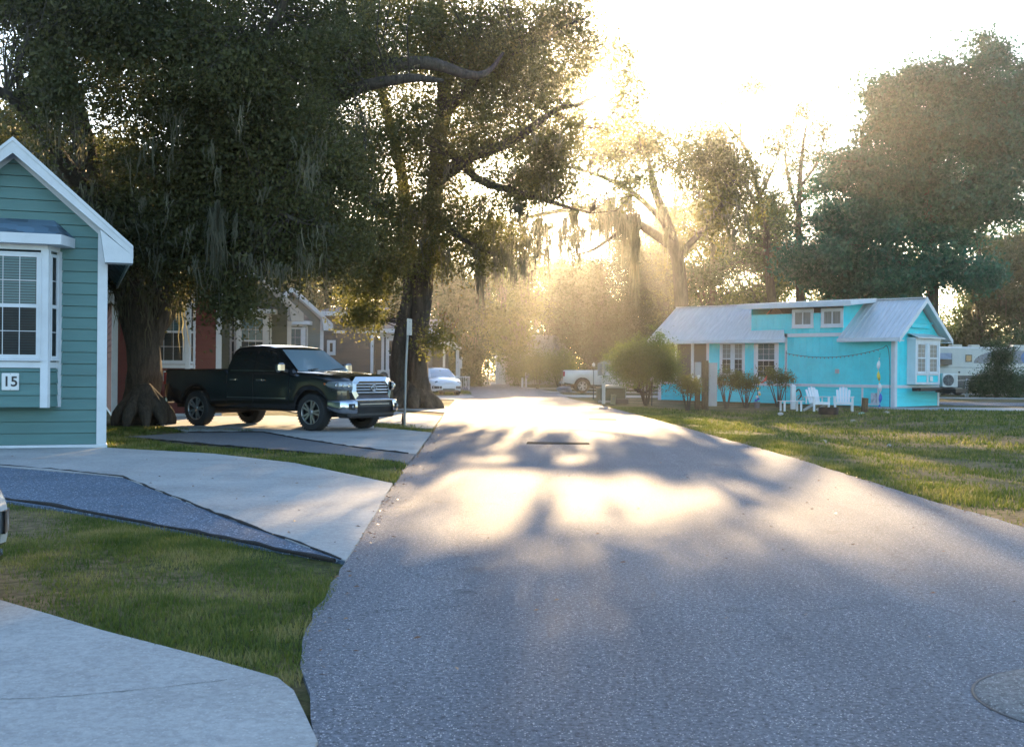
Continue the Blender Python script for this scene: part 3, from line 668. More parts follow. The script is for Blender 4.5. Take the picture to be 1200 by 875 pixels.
for px,Y,top,hw,k,lab in back:
    s=Y/F; b=X0(px,Y); h=P(px,top,Y).z; sc=hw*s
    lim=[([b,b+Vector((random.uniform(-.3,.3),0,h*.3)),b+Vector((random.uniform(-.8,.8),0,h*.6)),b+Vector((random.uniform(-.8,.8),0,h*.95))],[.42,.34,.24,.05])]
    for q in range(5):
        a=random.uniform(0,6.28); z0=h*random.uniform(.22,.55); rr=sc*random.uniform(.6,.95)
        lim.append(([b+Vector((0,0,z0)),b+Vector((math.cos(a)*rr*.5,math.sin(a)*rr*.5,z0+h*.12)),b+Vector((math.cos(a)*rr,math.sin(a)*rr,z0+h*random.uniform(.12,.35)))],[.18,.12,.04]))
    bl=[]
    nb=9
    for q in range(nb):
        a=random.uniform(0,6.28); f=math.sqrt(random.random())*.75; z=h*(.25+.68*(q+.5)/nb); taper=1-.55*max(0,(z/h-.55)/.45)
        r=sc*random.uniform(.38,.6)*taper
        bl.append(((b.x+math.cos(a)*f*sc*taper,b.y+math.sin(a)*f*sc*.8,min(z,h-r*.55)),(r*random.uniform(.7,1.15),r,r*random.uniform(.5,.8)),random.choice([38,60,84])))
    ms=[]
    if k!='D':
        n=34; a=RNG.uniform(0,6.28,n); f=np.sqrt(RNG.random(n))*sc*.95
        ms=[(np.stack([b.x+np.cos(a)*f,b.y+np.sin(a)*f-.3,RNG.uniform(h*.3,h*.8,n)],1),RNG.uniform(.8,2.6,n),.25,18)]
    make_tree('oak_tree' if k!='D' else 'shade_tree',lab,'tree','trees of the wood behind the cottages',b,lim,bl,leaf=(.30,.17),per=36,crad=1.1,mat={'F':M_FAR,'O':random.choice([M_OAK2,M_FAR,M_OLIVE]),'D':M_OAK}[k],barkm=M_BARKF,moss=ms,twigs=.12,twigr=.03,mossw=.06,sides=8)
# the dense cedar behind the white pickup
b=X0(700,93.); lim=[([b,b+Vector((0,0,4)),b+Vector((.3,0,8)),b+Vector((.2,0,10.5))],[.45,.35,.2,.05])]
bl=[pb(690,400,93,48,42,230),pb(738,395,93,46,44,220),pb(715,345,93,52,42,230),pb(680,330,94,32,32,110),pb(745,330,94,38,34,130),pb(715,300,93,30,25,90)]
make_tree('cedar_tree','dense brown green cedar reaching the ground behind the white pickup','tree',None,b,lim,bl,leaf=(.2,.07),per=46,crad=.75,mat=M_CEDAR,barkm=M_BARKF,twigs=.2)
# far wood as one mass
n=7000; cx=RNG.uniform(-120,120,n); cy=RNG.uniform(140,175,n)+np.abs(cx)*.0; hh=9+3.*np.sin(cx*.11)+2*np.sin(cx*.31+1); cz=hh*RNG.random(n)**.8+.3
gap=(np.abs(cx+6)<3)&(cz<3); pts=np.stack([cx,cy,cz],1)[~gap]
v,f=leaves_on(pts,22,1.6,.5,.3); o=np_mesh('distant_woods',v,f,M_FAR); tag(o,'hazy band of far woodland closing the view',None,None,'stuff')
n=900; v,f=twig_arrays(np.stack([RNG.uniform(-120,120,n),RNG.uniform(135,170,n),np.zeros(n)],1),np.stack([RNG.uniform(-120,120,n)*0,np.zeros(n),np.zeros(n)],1)+0,.1,.1) if False else (None,None)
# undergrowth at the lane end, both sides
for px0,px1,Y0,Y1,hmax,nm,lab in [(520,562,95,112,3.2,'undergrowth','green undergrowth left of the lane end'),(596,640,118,130,4.,'undergrowth','green undergrowth right of the lane end'),(1090,1260,100,112,4.5,'undergrowth','dark undergrowth behind the motorhome'),(790,1100,92,102,4.,'undergrowth','shaded undergrowth behind the turquoise cottage')]:
    n=int(12*(px1-px0)); a=RNG.uniform(px0,px1,n); Y=RNG.uniform(Y0,Y1,n); z=RNG.random(n)**1.3*hmax+.2
    pts=np.stack([(a-600)/F*Y,Y,z],1); v,f=leaves_on(pts,22,.7,.26,.13); o=np_mesh(nm,v,f,M_FAR); tag(o,lab,None,None,'stuff')

# --- shrubs
def shrub(name,label,px,py,Y,wpx,hpx,stem_px,mat,n=60,per=40,stems=6,leaf=(.09,.045),group=None,crad=.3,lean=.6,cat='shrub',shell=.3,ground_y=None):
    """multi stemmed shrub: crown of width wpx x height hpx above stems of stem_px"""
    s=Y/F; b=Vector((P(px,py,Y).x,Y,-.03)); H=(hpx+stem_px)*s; hw=wpx*s/2; sh=stem_px*s; ch=hpx*s
    lim=[]
    for q in range(stems):
        a=2*math.pi*q/stems+random.uniform(-.3,.3); rr=hw*lean*random.uniform(.5,1)
        lim.append(([b+Vector((math.cos(a)*.06,math.sin(a)*.06,0)),b+Vector((math.cos(a)*rr*.45,math.sin(a)*rr*.35,sh*.6)),b+Vector((math.cos(a)*rr,math.sin(a)*rr*.8,sh+ch*.45))],[.018+.006*H,.014+.004*H,.008]))
    bl=[((b.x,Y,sh+ch*.5),(hw*.75,hw*.7,ch*.5),n//2)]
    for q in range(5):
        a=2*math.pi*q/5+random.uniform(-.4,.4); bl.append(((b.x+math.cos(a)*hw*.55,Y+math.sin(a)*hw*.5,sh+ch*random.uniform(.35,.62)),(hw*.42,hw*.42,ch*.33),n//8))
    return make_tree(name,label,cat,group,b,lim,bl,leaf=leaf,per=per,crad=crad,mat=mat,barkm=M_BARKF,twigs=.9,twigr=.008,shell=shell,crown_name='foliage',sides=7)
shrub('shrub','big olive shrub with many bare stems beside the white power pedestal',757,474,50.,92,56,22,M_OLIVE,n=560,per=60,stems=12,leaf=(.08,.04),lean=.35,crad=.30)
shrub('shrub','leftmost rounded shrub on the right side of the lane end',610,449,100.,36,34,3,M_OLIVE,n=90,per=60,stems=5,crad=.5,group='rounded shrubs by the lane end',leaf=(.14,.07))
shrub('shrub','middle rounded shrub leaning over grey stems near the lane end',630,452,90.,34,34,12,M_OLIVE,n=100,per=50,stems=6,crad=.45,group='rounded shrubs by the lane end',leaf=(.13,.06))
shrub('shrub','rounded shrub with white flower heads below, just left of the white pickup',657,453,84.,46,32,13,M_OLIVE,n=130,per=50,stems=10,crad=.42,group='rounded shrubs by the lane end',leaf=(.12,.06))
for px,py,w_,h_,st,lb in [(806,480,30,24,18,'smallest garden shrub left of the wooden meter post'),(851,478,42,26,22,'open stemmed garden shrub right of the meter board'),(874,477,36,24,16,'garden shrub below the square cottage window'),(912,476,42,26,22,'garden shrub left of the white hydrant post')]:
    g=G(px,py); shrub('garden_shrub',lb,px,py,g.y+.0 if g.y<52 else 50.,w_,h_,st,M_BUSH if False else M_OAK2,n=64,per=36,stems=7,leaf=(.075,.035),crad=.22,group='garden shrubs along the cottage wall',lean=.75)
# dark evergreen before the motorhome
b=X0(1168,72.); bl=[pb(1156,452,72,22,17,110),pb(1180,450,72,20,20,100),pb(1172,430,72,18,18,70),pb(1180,414,72,12,12,26),pb(1200,455,72,14,14,40)]
lim=[([b,P(1170,430,72),P(1183,405,72),P(1190,392,72)],[.12,.09,.05,.02]),([P(1175,425,72),P(1165,412,72),P(1158,402,72)],[.05,.03,.01]),([P(1178,415,72),P(1192,410,72),P(1198,402,72)],[.04,.03,.01])]
make_tree('evergreen_bush','ragged dark evergreen bush standing before the motorhome','shrub',None,b,lim,bl+[pb(1163,405,72,9,4,8),pb(1190,395,72,8,5,8)],leaf=(.13,.05),per=60,crad=.38,mat=M_BUSH,barkm=M_BARKF,twigs=.6,crown_name='foliage')

# --- grass
M_BLADE=leafmat('grass_blades',(.055,.085,.016),(.13,.15,.035),(.27,.23,.09),trans=.4,rough=.6,spec=.2,nsc=1.5,nw=2.9)
def blades(name,label,poly,dens,h0,h1,w,zf=None,edge=None,tuft=3):
    poly=np.array(poly); ce=poly.mean(0); dd=poly-ce; poly=ce+dd*(1+.05/np.maximum(np.linalg.norm(dd,axis=1,keepdims=True),.5)); x0,y0=poly.min(0); x1,y1=poly.max(0); n=int((x1-x0)*(y1-y0)*dens)
    p=np.stack([RNG.uniform(x0,x1,n),RNG.uniform(y0,y1,n)],1)
    ins=np.zeros(n,bool); m=len(poly)
    for i in range(m):
        a=poly[i]; b=poly[(i+1)%m]
        c=((a[1]>p[:,1])!=(b[1]>p[:,1]))&(p[:,0]<(b[0]-a[0])*(p[:,1]-a[1])/(b[1]-a[1]+1e-12)+a[0]); ins^=c
    p=p[ins]
    # bare patches
    k=np.sin(p[:,0]*1.9+p[:,1]*.7)+np.sin(p[:,0]*.8-p[:,1]*1.6+1)+.8*np.sin(p[:,0]*4.1+p[:,1]*3.3); keep=RNG.random(len(p))<np.clip(.62+.3*k,.10,1); p=p[keep]; kk=k[keep]
    n=len(p); z=np.array([gh(a,b) for a,b in p]) if n<400000 else np.full(n,-.02)
    h=RNG.uniform(h0,h1,n)*(1+.25*np.clip(kk,-1,1.5)); th=RNG.random(n)*6.283; ln=RNG.uniform(.25,1.,n)*h
    base=np.stack([p[:,0],p[:,1],z],1); d=np.stack([np.cos(th),np.sin(th),np.zeros(n)],1); s=np.stack([-np.sin(th),np.cos(th),np.zeros(n)],1)*w*.5
    midp=base+d*(ln*.35)[:,None]; midp[:,2]+=h*.6; tip=base+d*ln[:,None]; tip[:,2]+=h
    V=np.stack([base-s,base+s,midp+s*.7,midp-s*.7,tip],1).reshape(-1,3); q=np.arange(n)*5
    me_f=np.concatenate([np.stack([q,q+1,q+2],1),np.stack([q,q+2,q+3],1),np.stack([q+3,q+2,q+4],1)])
    o=np_mesh(name,V,me_f,M_BLADE); tag(o,label,None,None,'stuff'); return o
gl=[tuple(G(*q).xy) for q in [(400,661),(385,690),(366,720),(352,755),(352,785),(347,799),(325,796),(240,771),(120,740),(0,704)]]+[(-6.5,8.),(-6.5,13.4)]+[tuple(G(*q).xy) for q in [(0,588),(100,603),(160,615),(230,628),(300,642)]]
blades('grass','short green and straw grass between the two near drives',gl,4200,.012,.042,.006)
gs=[tuple(G(*q).xy) for q in [(476,544),(462,565),(400,553),(345,542),(250,531),(124,524),(128,513),(142,513),(300,526.5),(400,535),(440,539.5)]]
blades('grass','narrow grass strip between the concrete drive and the asphalt pad',gs,1100,.03,.07,.012)
gs=[tuple(G(*q).xy) for q in [(124,514),(142,511),(220,505.5),(300,505.5),(195,499),(124,500)]]
blades('grass','shaded grass around the big oak trunk',gs,700,.03,.07,.014)
gs=[tuple(G(*q).xy) for q in [(440,502),(504,506),(510,501),(440,496)]]
blades('grass','sunlit tuft of grass at the foot of the sign pole',gs,700,.03,.09,.014)
gs=[tuple(G(*q).xy) for q in [(519,486.5),(440,480),(300,480),(300,489),(440,487)]]
gs=[tuple(G(*q).xy) for q in [(548,457.5),(530,457),(500,457),(490,461),(553,462.5)]]
blades('grass','sunlit golden grass beside the white compact car',gs,160,.05,.12,.03)
ed=[(RR(y)+.02,y) for y in np.arange(8.5,47,1.)]; ed2=[(RR(y)+6.5,y) for y in np.arange(8.5,47,1.)]
blades('grass','sunny strip of grass along the right edge of the lane',[(x-.0,y) for x,y in ed]+[(x+1.1,y) for x,y in ed[::-1]],800,.03,.07,.012)
blades('grass','patchy grass of the shaded right hand lawn',[(x+1.1,y) for x,y in ed if y<26]+[(x+16,y) for x,y in ed[::-1] if y<26],260,.03,.075,.016)
blades('grass','thin far grass of the lawn before the turquoise cottage',[(x+1.1,y) for x,y in ed if y>25]+[(x+24,y) for x,y in ed[::-1] if y>25],110,.04,.09,.03)
# fallen leaves
n=110; Y=RNG.uniform(5,26,n)**1.; px=RNG.uniform(-2.2,4.2,n); c=np.stack([px,Y,np.full(n,.012)],1)
n2=90; c2=np.stack([RNG.uniform(-9,-1.2,n2),RNG.uniform(8,20,n2),np.full(n2,.03)],1); Ye=RNG.uniform(5,30,300); le=np.array([[ (RL(y)+abs(RNG.normal())*.12) if i%2 else (RR(y)-abs(RNG.normal())*.12),y,.014] for i,y in enumerate(Ye)]); c=np.concatenate([c,c2,le]); n=len(c)
th=RNG.random(n)*6.28; l=RNG.uniform(.012,.028,n)[:,None]; d=np.stack([np.cos(th),np.sin(th),np.zeros(n)],1); s=np.stack([-np.sin(th),np.cos(th),np.zeros(n)],1)
up=np.array([0,0,1.])*l*.45
v=np.stack([c-d*l,c+s*l*.45+up,c+d*l+up*.5,c-s*l*.45+up*.2],1).reshape(-1,3)
o=np_mesh('fallen_leaves',v,np.arange(n*4).reshape(n,4),leafmat('dry_leaves',(.08,.035,.015),(.22,.11,.05),(.38,.28,.17),trans=.2)); tag(o,'dry brown leaves scattered over the lane and drives',None,None,'stuff')
# ================================================================== cottages
M_TRIM=pm('white_trim',(.62,.64,.66),.5,var=.07,scale=2.,dirt=.18)
M_TRIMW=pm('warm_white_trim',(.66,.63,.57),.5,var=.08,scale=2.,dirt=.2)
M_BLIND=pm('blind_slats',(.12,.27,.30),.6,var=.05)
M_DARKROOM=pm('dark_room',(.02,.022,.024),.7)
M_PANE=glassmat('window_glass',(.012,.018,.022),.02,.45,alpha=.32)
M_SCREEN=glassmat('insect_screen_glass',(.008,.010,.012),.2,.2,alpha=.85)
M_PLATE=pm('number_plate_white',(.7,.7,.68),.4,var=.04)
M_INK=pm('number_black',(.02,.02,.022),.5)
M_CURT=pm('pale_curtain',(.45,.44,.40),.9,stretch=(12,12,.4),var=.3)
def shingle_mat(name,c,sc=1.):
    m=bpy.data.materials.new(name); nt=nodes(m)
    out=N(nt,'ShaderNodeOutputMaterial'); b=N(nt,'ShaderNodeBsdfPrincipled'); L(nt,b.outputs[0],out.inputs[0])
    tc=N(nt,'ShaderNodeTexCoord'); mp=N(nt,'ShaderNodeMapping'); mp.inputs['Scale'].default_value=(3.2,3.2,7.5); L(nt,tc.outputs['Object'],mp.inputs[0])
    v=N(nt,'ShaderNodeTexVoronoi',distance='CHEBYCHEV',i_Scale=1.0*sc); L(nt,mp.outputs[0],v.inputs['Vector'])
    s=N(nt,'ShaderNodeSeparateColor'); L(nt,v.outputs['Color'],s.inputs[0])
    r=ramp(nt,s.outputs[0],[(0,tuple(x*.45 for x in c)),(1,tuple(x*1.6 for x in c))]); L(nt,r.outputs[0],b.inputs['Base Color']); b.inputs['Roughness'].default_value=.9
    bp=N(nt,'ShaderNodeBump'); bp.inputs['Strength'].default_value=.5; bp.inputs['Distance'].default_value=.01; L(nt,s.outputs[0],bp.inputs['Height']); L(nt,bp.outputs[0],b.inputs['Normal'])
    return m
M_SHB=shingle_mat('blue_shingles',(.07,.12,.16)); M_SHG=shingle_mat('grey_shingles',(.12,.115,.11)); M_SHBR=shingle_mat('brown_shingles',(.14,.11,.09))
ROT=lambda a: Matrix.Rotation(R(a),4,'Z')
def siding(mb,z0,z1,xl,xr,exp=.2,proud=.02):
    """lap boards in the plane y=0, facing -y; xl(z), xr(z) give the outline"""
    z=z0
    while z<z1-1e-3:
        t=min(z+exp,z1); a0,a1,b0,b1=xl(z),xr(z),xl(t),xr(t)
        if b1<b0: b0=b1=(b0+b1)/2
        g=min(.013,(t-z)*.3); y1=-.004
        mb.add([(a0,-proud,z),(a1,-proud,z),(b1,y1,t-g),(b0,y1,t-g),(a0,.03,z),(a1,.03,z),(b1,.03,t-g),(b0,.03,t-g),(b1,.03,t),(b0,.03,t)],[(0,1,2,3),(4,5,1,0),(3,2,6,7),(7,6,8,9)],False)
        z=t
def window(parent,M,x,z,w,h,y=0.,kind='hung',cols=3,rows=2,trim=.09,fr=.045,trimm=None,blind=True,name='window',label=None,screen=True,curtain=False):
    """window set in plane y (facing -y); x,z = left bottom corner of the glass opening"""
    tm=trimm or M_TRIM
    mb=MB(); mb.M=M
    for (a,b,c,d) in ((x-trim,x,z-trim,z+h+trim),(x+w,x+w+trim,z-trim,z+h+trim),(x,x+w,z+h,z+h+trim),(x,x+w,z-trim,z)): mb.box(a,b,y-.04,y+.0,c,d,.004)
    mb.box(x-trim-.02,x+w+trim+.02,y-.065,y-.002,z-trim-.03,z-trim-.001,.005)
    for (a,b,c,d) in ((x,x+fr,z,z+h),(x+w-fr,x+w,z,z+h),(x+fr,x+w-fr,z+h-fr,z+h),(x+fr,x+w-fr,z,z+fr)): mb.box(a,b,y-.028,y+.0,c,d)
    if kind=='hung': mb.box(x+fr,x+w-fr,y-.03,y,z+h*.5-.03,z+h*.5+.03)
    if kind=='slide': mb.box(x+w*.5-.025,x+w*.5+.025,y-.03,y,z+fr,z+h-fr)
    wo_=mb.build(name,tm,parent); 
    if label: wo_['label']=label
    g=MB(); g.M=M
    if kind=='hung':
        zs=((z+fr,z+h*.5-.03),(z+h*.5+.03,z+h-fr))
        g.poly([(x+fr,y-.012,zs[1][0]),(x+w-fr,y-.012,zs[1][0]),(x+w-fr,y-.012,zs[1][1]),(x+fr,y-.012,zs[1][1])]); g.build('pane',M_PANE,wo_)
        g=MB(); g.M=M; g.poly([(x+fr,y-.016,zs[0][0]),(x+w-fr,y-.016,zs[0][0]),(x+w-fr,y-.016,zs[0][1]),(x+fr,y-.016,zs[0][1])]); g.build('pane',M_SCREEN if screen else M_PANE,wo_)
    else:
        for a,b in (((x+fr,x+w*.5-.025),(x+w*.5+.025,x+w-fr)) if kind=='slide' else ((x+fr,x+w-fr),)):
            g=MB(); g.M=M; g.poly([(a,y-.012,z+fr),(b,y-.012,z+fr),(b,y-.012,z+h-fr),(a,y-.012,z+h-fr)]); g.build('pane',M_PANE,wo_)
    if cols>1 or rows>1:
        q=MB(); q.M=M
        for (za,zb) in (zs if kind=='hung' else ((z+fr,z+h-fr),)):
            for i in range(1,cols): xx=x+fr+(w-2*fr)*i/cols; q.box(xx-.006,xx+.006,y-.024,y-.017,za,zb)
            for i in range(1,rows): zz=za+(zb-za)*i/rows; q.box(x+fr,x+w-fr,y-.0235,y-.0175,zz-.006,zz+.006)
        q.build('muntin',tm,wo_)
    bk=MB(); bk.M=M; bk.poly([(x+fr*.5,y-.003,z+fr*.5),(x+w-fr*.5,y-.003,z+fr*.5),(x+w-fr*.5,y-.003,z+h-fr*.5),(x+fr*.5,y-.003,z+h-fr*.5)])
    bk.build('curtain' if curtain else 'dark_backing',M_CURT if curtain else M_DARKROOM,wo_)  # without a curtain: flat dark sheet painted as the unlit room behind
    if blind:
        q=MB(); q.M=M; zz=z+fr+.02
        while zz<z+h-fr-.01:
            q.poly([(x+fr+.01,y-.010,zz),(x+w-fr-.01,y-.010,zz),(x+w-fr-.01,y-.0045,zz+.034),(x+fr+.01,y-.0045,zz+.034)]); zz+=.045
        q.build('blind',M_BLIND,wo_)
    return wo_

def cottage(label,corner,rz,wallm,trimm,roofm,bayroofm,num=None,W=3.0,LEN=11.,eave=3.74,slope=.90,group='gabled cottages along the lane'):
    """gable fronted cottage; local origin = right front corner, x runs left (negative), y runs back"""
    t=thing('cottage',label,'house',corner,rz,group)
    pk=eave+slope*W/2
    I=Matrix.Identity(4)
    xl=lambda z: -W+max(0,(z-eave)/slope); xr=lambda z: -max(0,(z-eave)/slope)
    mb=MB(); siding(mb,.06,pk-.02,xl,xr)
    mb.M=ROT(90); siding(mb,.06,eave,lambda z:0,lambda z:LEN)
    mb.M=Matrix.Translation((-W,LEN,0))@ROT(-90); siding(mb,.06,eave,lambda z:0,lambda z:LEN)
    mb.M=Matrix.Translation((0,LEN,0))@ROT(180); siding(mb,.06,pk-.02,lambda z: max(0,(z-eave)/slope),lambda z: W-max(0,(z-eave)/slope))
    mb.build('wall',wallm,t)
    for (x,y) in ((0,0),(-W,0),(0,LEN),(-W,LEN)):
        sx=1 if x==0 else -1; sy=-1 if y==0 else 1
        c=MB(); c.box(x-sx*.13,x+sx*.03,y+sy*.018,y+sy*.034,.02,eave+.1*slope-(.0)); c.box(x+sx*.018,x+sx*.034,y-sy*.13,y+sy*.0175,.02,eave+.02); c.build('corner_board',trimm,t)
    f=MB(); f.box(-W-.03,.05,-.05,LEN+.05,-.03,.055,.01); f.build('base_flashing',trimm,t)
    # roof: two slabs with overhang
    oh=.42; fo=.34; th=.1
    r=MB()
    for s in (1,-1):
        def pt(d,y,dz): # d = distance from ridge
            return (-W/2+s*d,y,pk+.12-slope*d+dz)
        e=W/2+oh
        a=[pt(0,-fo,0),pt(e,-fo,0),pt(e,LEN+fo,0),pt(0,LEN+fo,0)]; b=[pt(0,-fo,-th),pt(e,-fo,-th),pt(e,LEN+fo,-th),pt(0,LEN+fo,-th)]
        r.add(a+b,[(0,1,2,3),(4,7,6,5),(0,4,5,1),(1,5,6,2),(2,6,7,3)],False)
    r.build('roof',roofm,t)
    for s in (1,-1):
        k=MB()
        e=W/2+oh+.02; y0=-fo-.03
        def q(d,z): return (-W/2+s*d,y0,pk+.15-slope*d+z)
        k.poly([q(0,0),q(e,0),q(e,-.17),q(0,-.26)] if s>0 else [q(0,-.26),q(e,-.17),q(e,0),q(0,0)],(0,.028,0))
        k.poly([(p[0],p[1]-.02,p[2]) for p in [q(0,0.01),q(e,0.01),q(e,-.055),q(0,-.055)]],(0,.0195,0))
        # plain soffit return at the eave
        k.poly([q(W/2-.1,-.22-.0),q(e,-.17),(-W/2+s*e,y0,pk+.15-slope*e-.29),(-W/2+s*(W/2-.02),y0,pk+.15-slope*e-.29)],(0,.45,0))
        k.build('rake_board',trimm,t)
        k=MB(); e2=W/2+oh; k.box(-W/2+s*e2-.0,-W/2+s*(e2+.025),-fo+.0,LEN+fo,pk+.12-slope*e2-.2,pk+.12-slope*e2+.01); k.build('eave_fascia',trimm,t)
        k=MB(); 
        def g(d,z): return (-W/2+s*d,-.032,pk-slope*d+z)
        k.poly([g(0,.02),g(W/2+.03,.02),g(W/2+.03,-.13),g(0,-.15)],(0,.03,0)); k.build('frieze_board',trimm,t)
    # angled bay
    x1,x2=-.74,-W+.74; f1,f2=-.94,-W+.94; d=-.42; zb,zs,zt=.72,1.50,3.36
    w=MB()
    w.M=Matrix.Translation((f2,d,0)); siding(w,zb,zs-.12,lambda z:0,lambda z:f1-f2)
    ang=math.degrees(math.atan2(-d,x1-f1)); ll=math.hypot(x1-f1,d)
    MR=Matrix.Translation((f1,d,0))@ROT(ang); ML=Matrix.Translation((x2,0,0))@ROT(-ang)
    for mm in (MR,ML): w.M=mm; siding(w,zb,zs-.12,lambda z:0,lambda z:ll)
    w.M=I; w.poly([(x2,0,zb+.0),(f2,d,zb),(f1,d,zb),(x1,0,zb)]); w.build('bay_wall',wallm,t)
    c=MB()
    c.poly([(x2,0,zs-.12),(f2,d-.02,zs-.12),(f1,d-.02,zs-.12),(x1,0,zs-.12)],(0,0,.10))
    c.poly([(x2,0,zt+.0),(f2,d-.02,zt+.0),(f1,d-.02,zt+.0),(x1,0,zt+.0)],(0,0,.10))
    for (mm,a,b) in ((Matrix.Translation((f2,d,0)),-.02,.1),(Matrix.Translation((f2,d,0)),f1-f2-.1,f1-f2+.02),(MR,-.0,.07),(MR,ll-.09,ll+.05),(ML,-.05,.09),(ML,ll-.07,ll)):
        c.M=mm; c.box(a,b,-.03,.02,zb-.01,zt+.02)
    c.build('bay_trim',trimm,t)
    window(t,Matrix.Translation((f2,d,0)),.12,zs+.05,f1-f2-.24,zt-zs-.12,0,'hung',3,2,.03,.05,trimm,True,'bay_window')
    for mm in (MR,ML): window(t,mm,.10,zs+.05,ll-.24,zt-zs-.12,0,'hung',1,2,.02,.03,trimm,False,'bay_window')
    rr=MB(); ov=.24
    base=[(x2-ov,0,zt+.26),(f2-ov*.9,d-ov,zt+.26),(f1+ov*.9,d-ov,zt+.26),(x1+ov,0,zt+.26)]; top=[(x2+.1,-.0,zt+.56),(x2+.12,-.01,zt+.56),(x1-.12,-.01,zt+.56),(x1-.1,-.0,zt+.56)]
    rr.add(base+top,[(0,1,5,4),(1,2,6,5),(2,3,7,6)],False); rr.build('bay_roof',bayroofm,t)
    k=MB(); k.poly([(b[0]*1,b[1],zt+.09) for b in base],(0,0,.168)); k.build('bay_fascia',trimm,t)
    if num:
        p=thing_part=MB(); px=(f1+f2)/2; p.box(px-.135,px+.135,d-.05,d-.018,1.0,1.29,.012); po=p.build('number_plate',M_PLATE,t)
        q=MB(); 
        for zz in (1.015,1.275): q.lathe([(.001,-.004),(.006,-.004),(.006,0)],(px,d-.05,zz),'y',8)
        q.build('screw',M_INK,po)
        text_mesh(num,.235,.003,'number',M_INK,po,(px,d-.053,1.142),(R(90),0,0),.004)
    return t
def sm(name,c): return pm(name,c,.62,var=.10,scale=1.3,stretch=(.7,.7,6),dirt=.12,bump=.08,bscale=30)
S15=sm('seafoam_siding',(.088,.19,.18)); S14=sm('red_siding',(.15,.028,.022)); S13=sm('olive_siding',(.085,.10,.065)); S12=sm('blue_green_siding',(.12,.17,.17)); S11=sm('grey_siding',(.06,.065,.07)); S10=sm('taupe_siding',(.09,.08,.06))
a=G(122,524); cottage('seafoam green lap sided cottage with number 15 plate, largest at the left edge',(a.x,a.y,0),R(20),S15,M_TRIM,M_SHB,M_SHB,'15')
x=P(258,430,35.2); cottage('dark red cottage with number 14 plate behind the big oak trunk',(x.x,35.2,0),R(20),S14,M_TRIM,M_SHG,M_SHG,'14')
x=P(340,430,46); cottage('olive green cottage with beige trim and bay window above the black pickup cab',(x.x,46,0),R(19),S13,M_TRIMW,M_SHBR,M_SHBR,None)
x=P(378,430,57); cottage('blue green cottage with bright white trim behind the olive cottage',(x.x,57,0),R(18),S12,M_TRIM,M_SHG,M_SHG,None)

# --- dark grey cottage beyond, its long side to the lane
def grey_cottage():
    Y=67.; a=P(378,430,Y).x; b=P(437,430,Y).x; c=P(498,430,Y+1.).x
    t=thing('cottage','dark grey cottage with white corner board and wall mounted cooling unit beyond the pickup','house',(a,Y,0),0)
    w1=b-a; w2=c-a; D=7.
    mb=MB(); siding(mb,.05,4.35,lambda z:0,lambda z:w1,.19); mb.M=Matrix.Translation((w1,0,0))@ROT(90); siding(mb,.05,4.35,lambda z:0,lambda z:1.1,.19)
    mb.M=Matrix.Translation((w1,1.1,0)); siding(mb,.05,3.55,lambda z:0,lambda z:w2-w1,.19)
    mb.M=Matrix.Translation((w2,1.1,0))@ROT(90); siding(mb,.05,3.55,lambda z:0,lambda z:D-1.1,.19)
    mb.M=Matrix.Translation((0,D,0))@ROT(-90); siding(mb,.05,4.35,lambda z:0,lambda z:D,.19); mb.build('wall',S11,t)
    r=MB(); r.poly([(-.4,-.45,4.45),(w1+.3,-.45,4.45),(w1+.3,D,5.1),(-.4,D,5.1)],(0,0,.1)); r.poly([(w1+.31,.55,3.55),(w2+.5,.55,3.55),(w2+.5,D,4.4),(w1+.31,D,4.4)],(0,0,.1)); r.build('roof',M_SHG,t)
    f=MB(); f.box(-.42,w1+.32,-.48,-.455,4.33,4.57); f.box(w1+.33,w2+.52,.52,.545,3.43,3.66); f.box(w2+.505,w2+.53,.55,D,3.5,3.68); f.build('fascia',M_TRIM,t)
    for x,y in ((w1-.14,-.03),(w2-.14,1.07)): k=MB(); k.box(x,x+.17,y-.005,y+.015,.02,4.3 if y<0 else 3.5); k.build('corner_board',M_TRIM,t)
    k=MB(); k.box(w1+.1,w2,1.04,1.07,3.2,3.42); k.box(w1+.35,w1+.5,1.035,1.066,.02,3.2); k.build('trim_board',M_TRIM,t)
    k=MB(); k.box(w1-.9,w1+.2,-.07,-.02,3.4,3.52); k.box(w1-2.2,w1-1.6,-.07,-.02,3.38,3.52); k.build('ledge',M_TRIM,t)
    window(t,Matrix.Translation((0,-.02,0)),w1-2.45,2.3,.22,.55,0,'plain',1,1,.13,.03,M_TRIM,False)
    for q in (w1+.75,w1+1.95): window(t,Matrix.Translation((0,1.08,0)),q,1.35,.62,1.7,0,'hung',1,1,.14,.04,M_TRIM,False)
    return t,w1,Y,a
gc,w1,Yg,ax=grey_cottage()
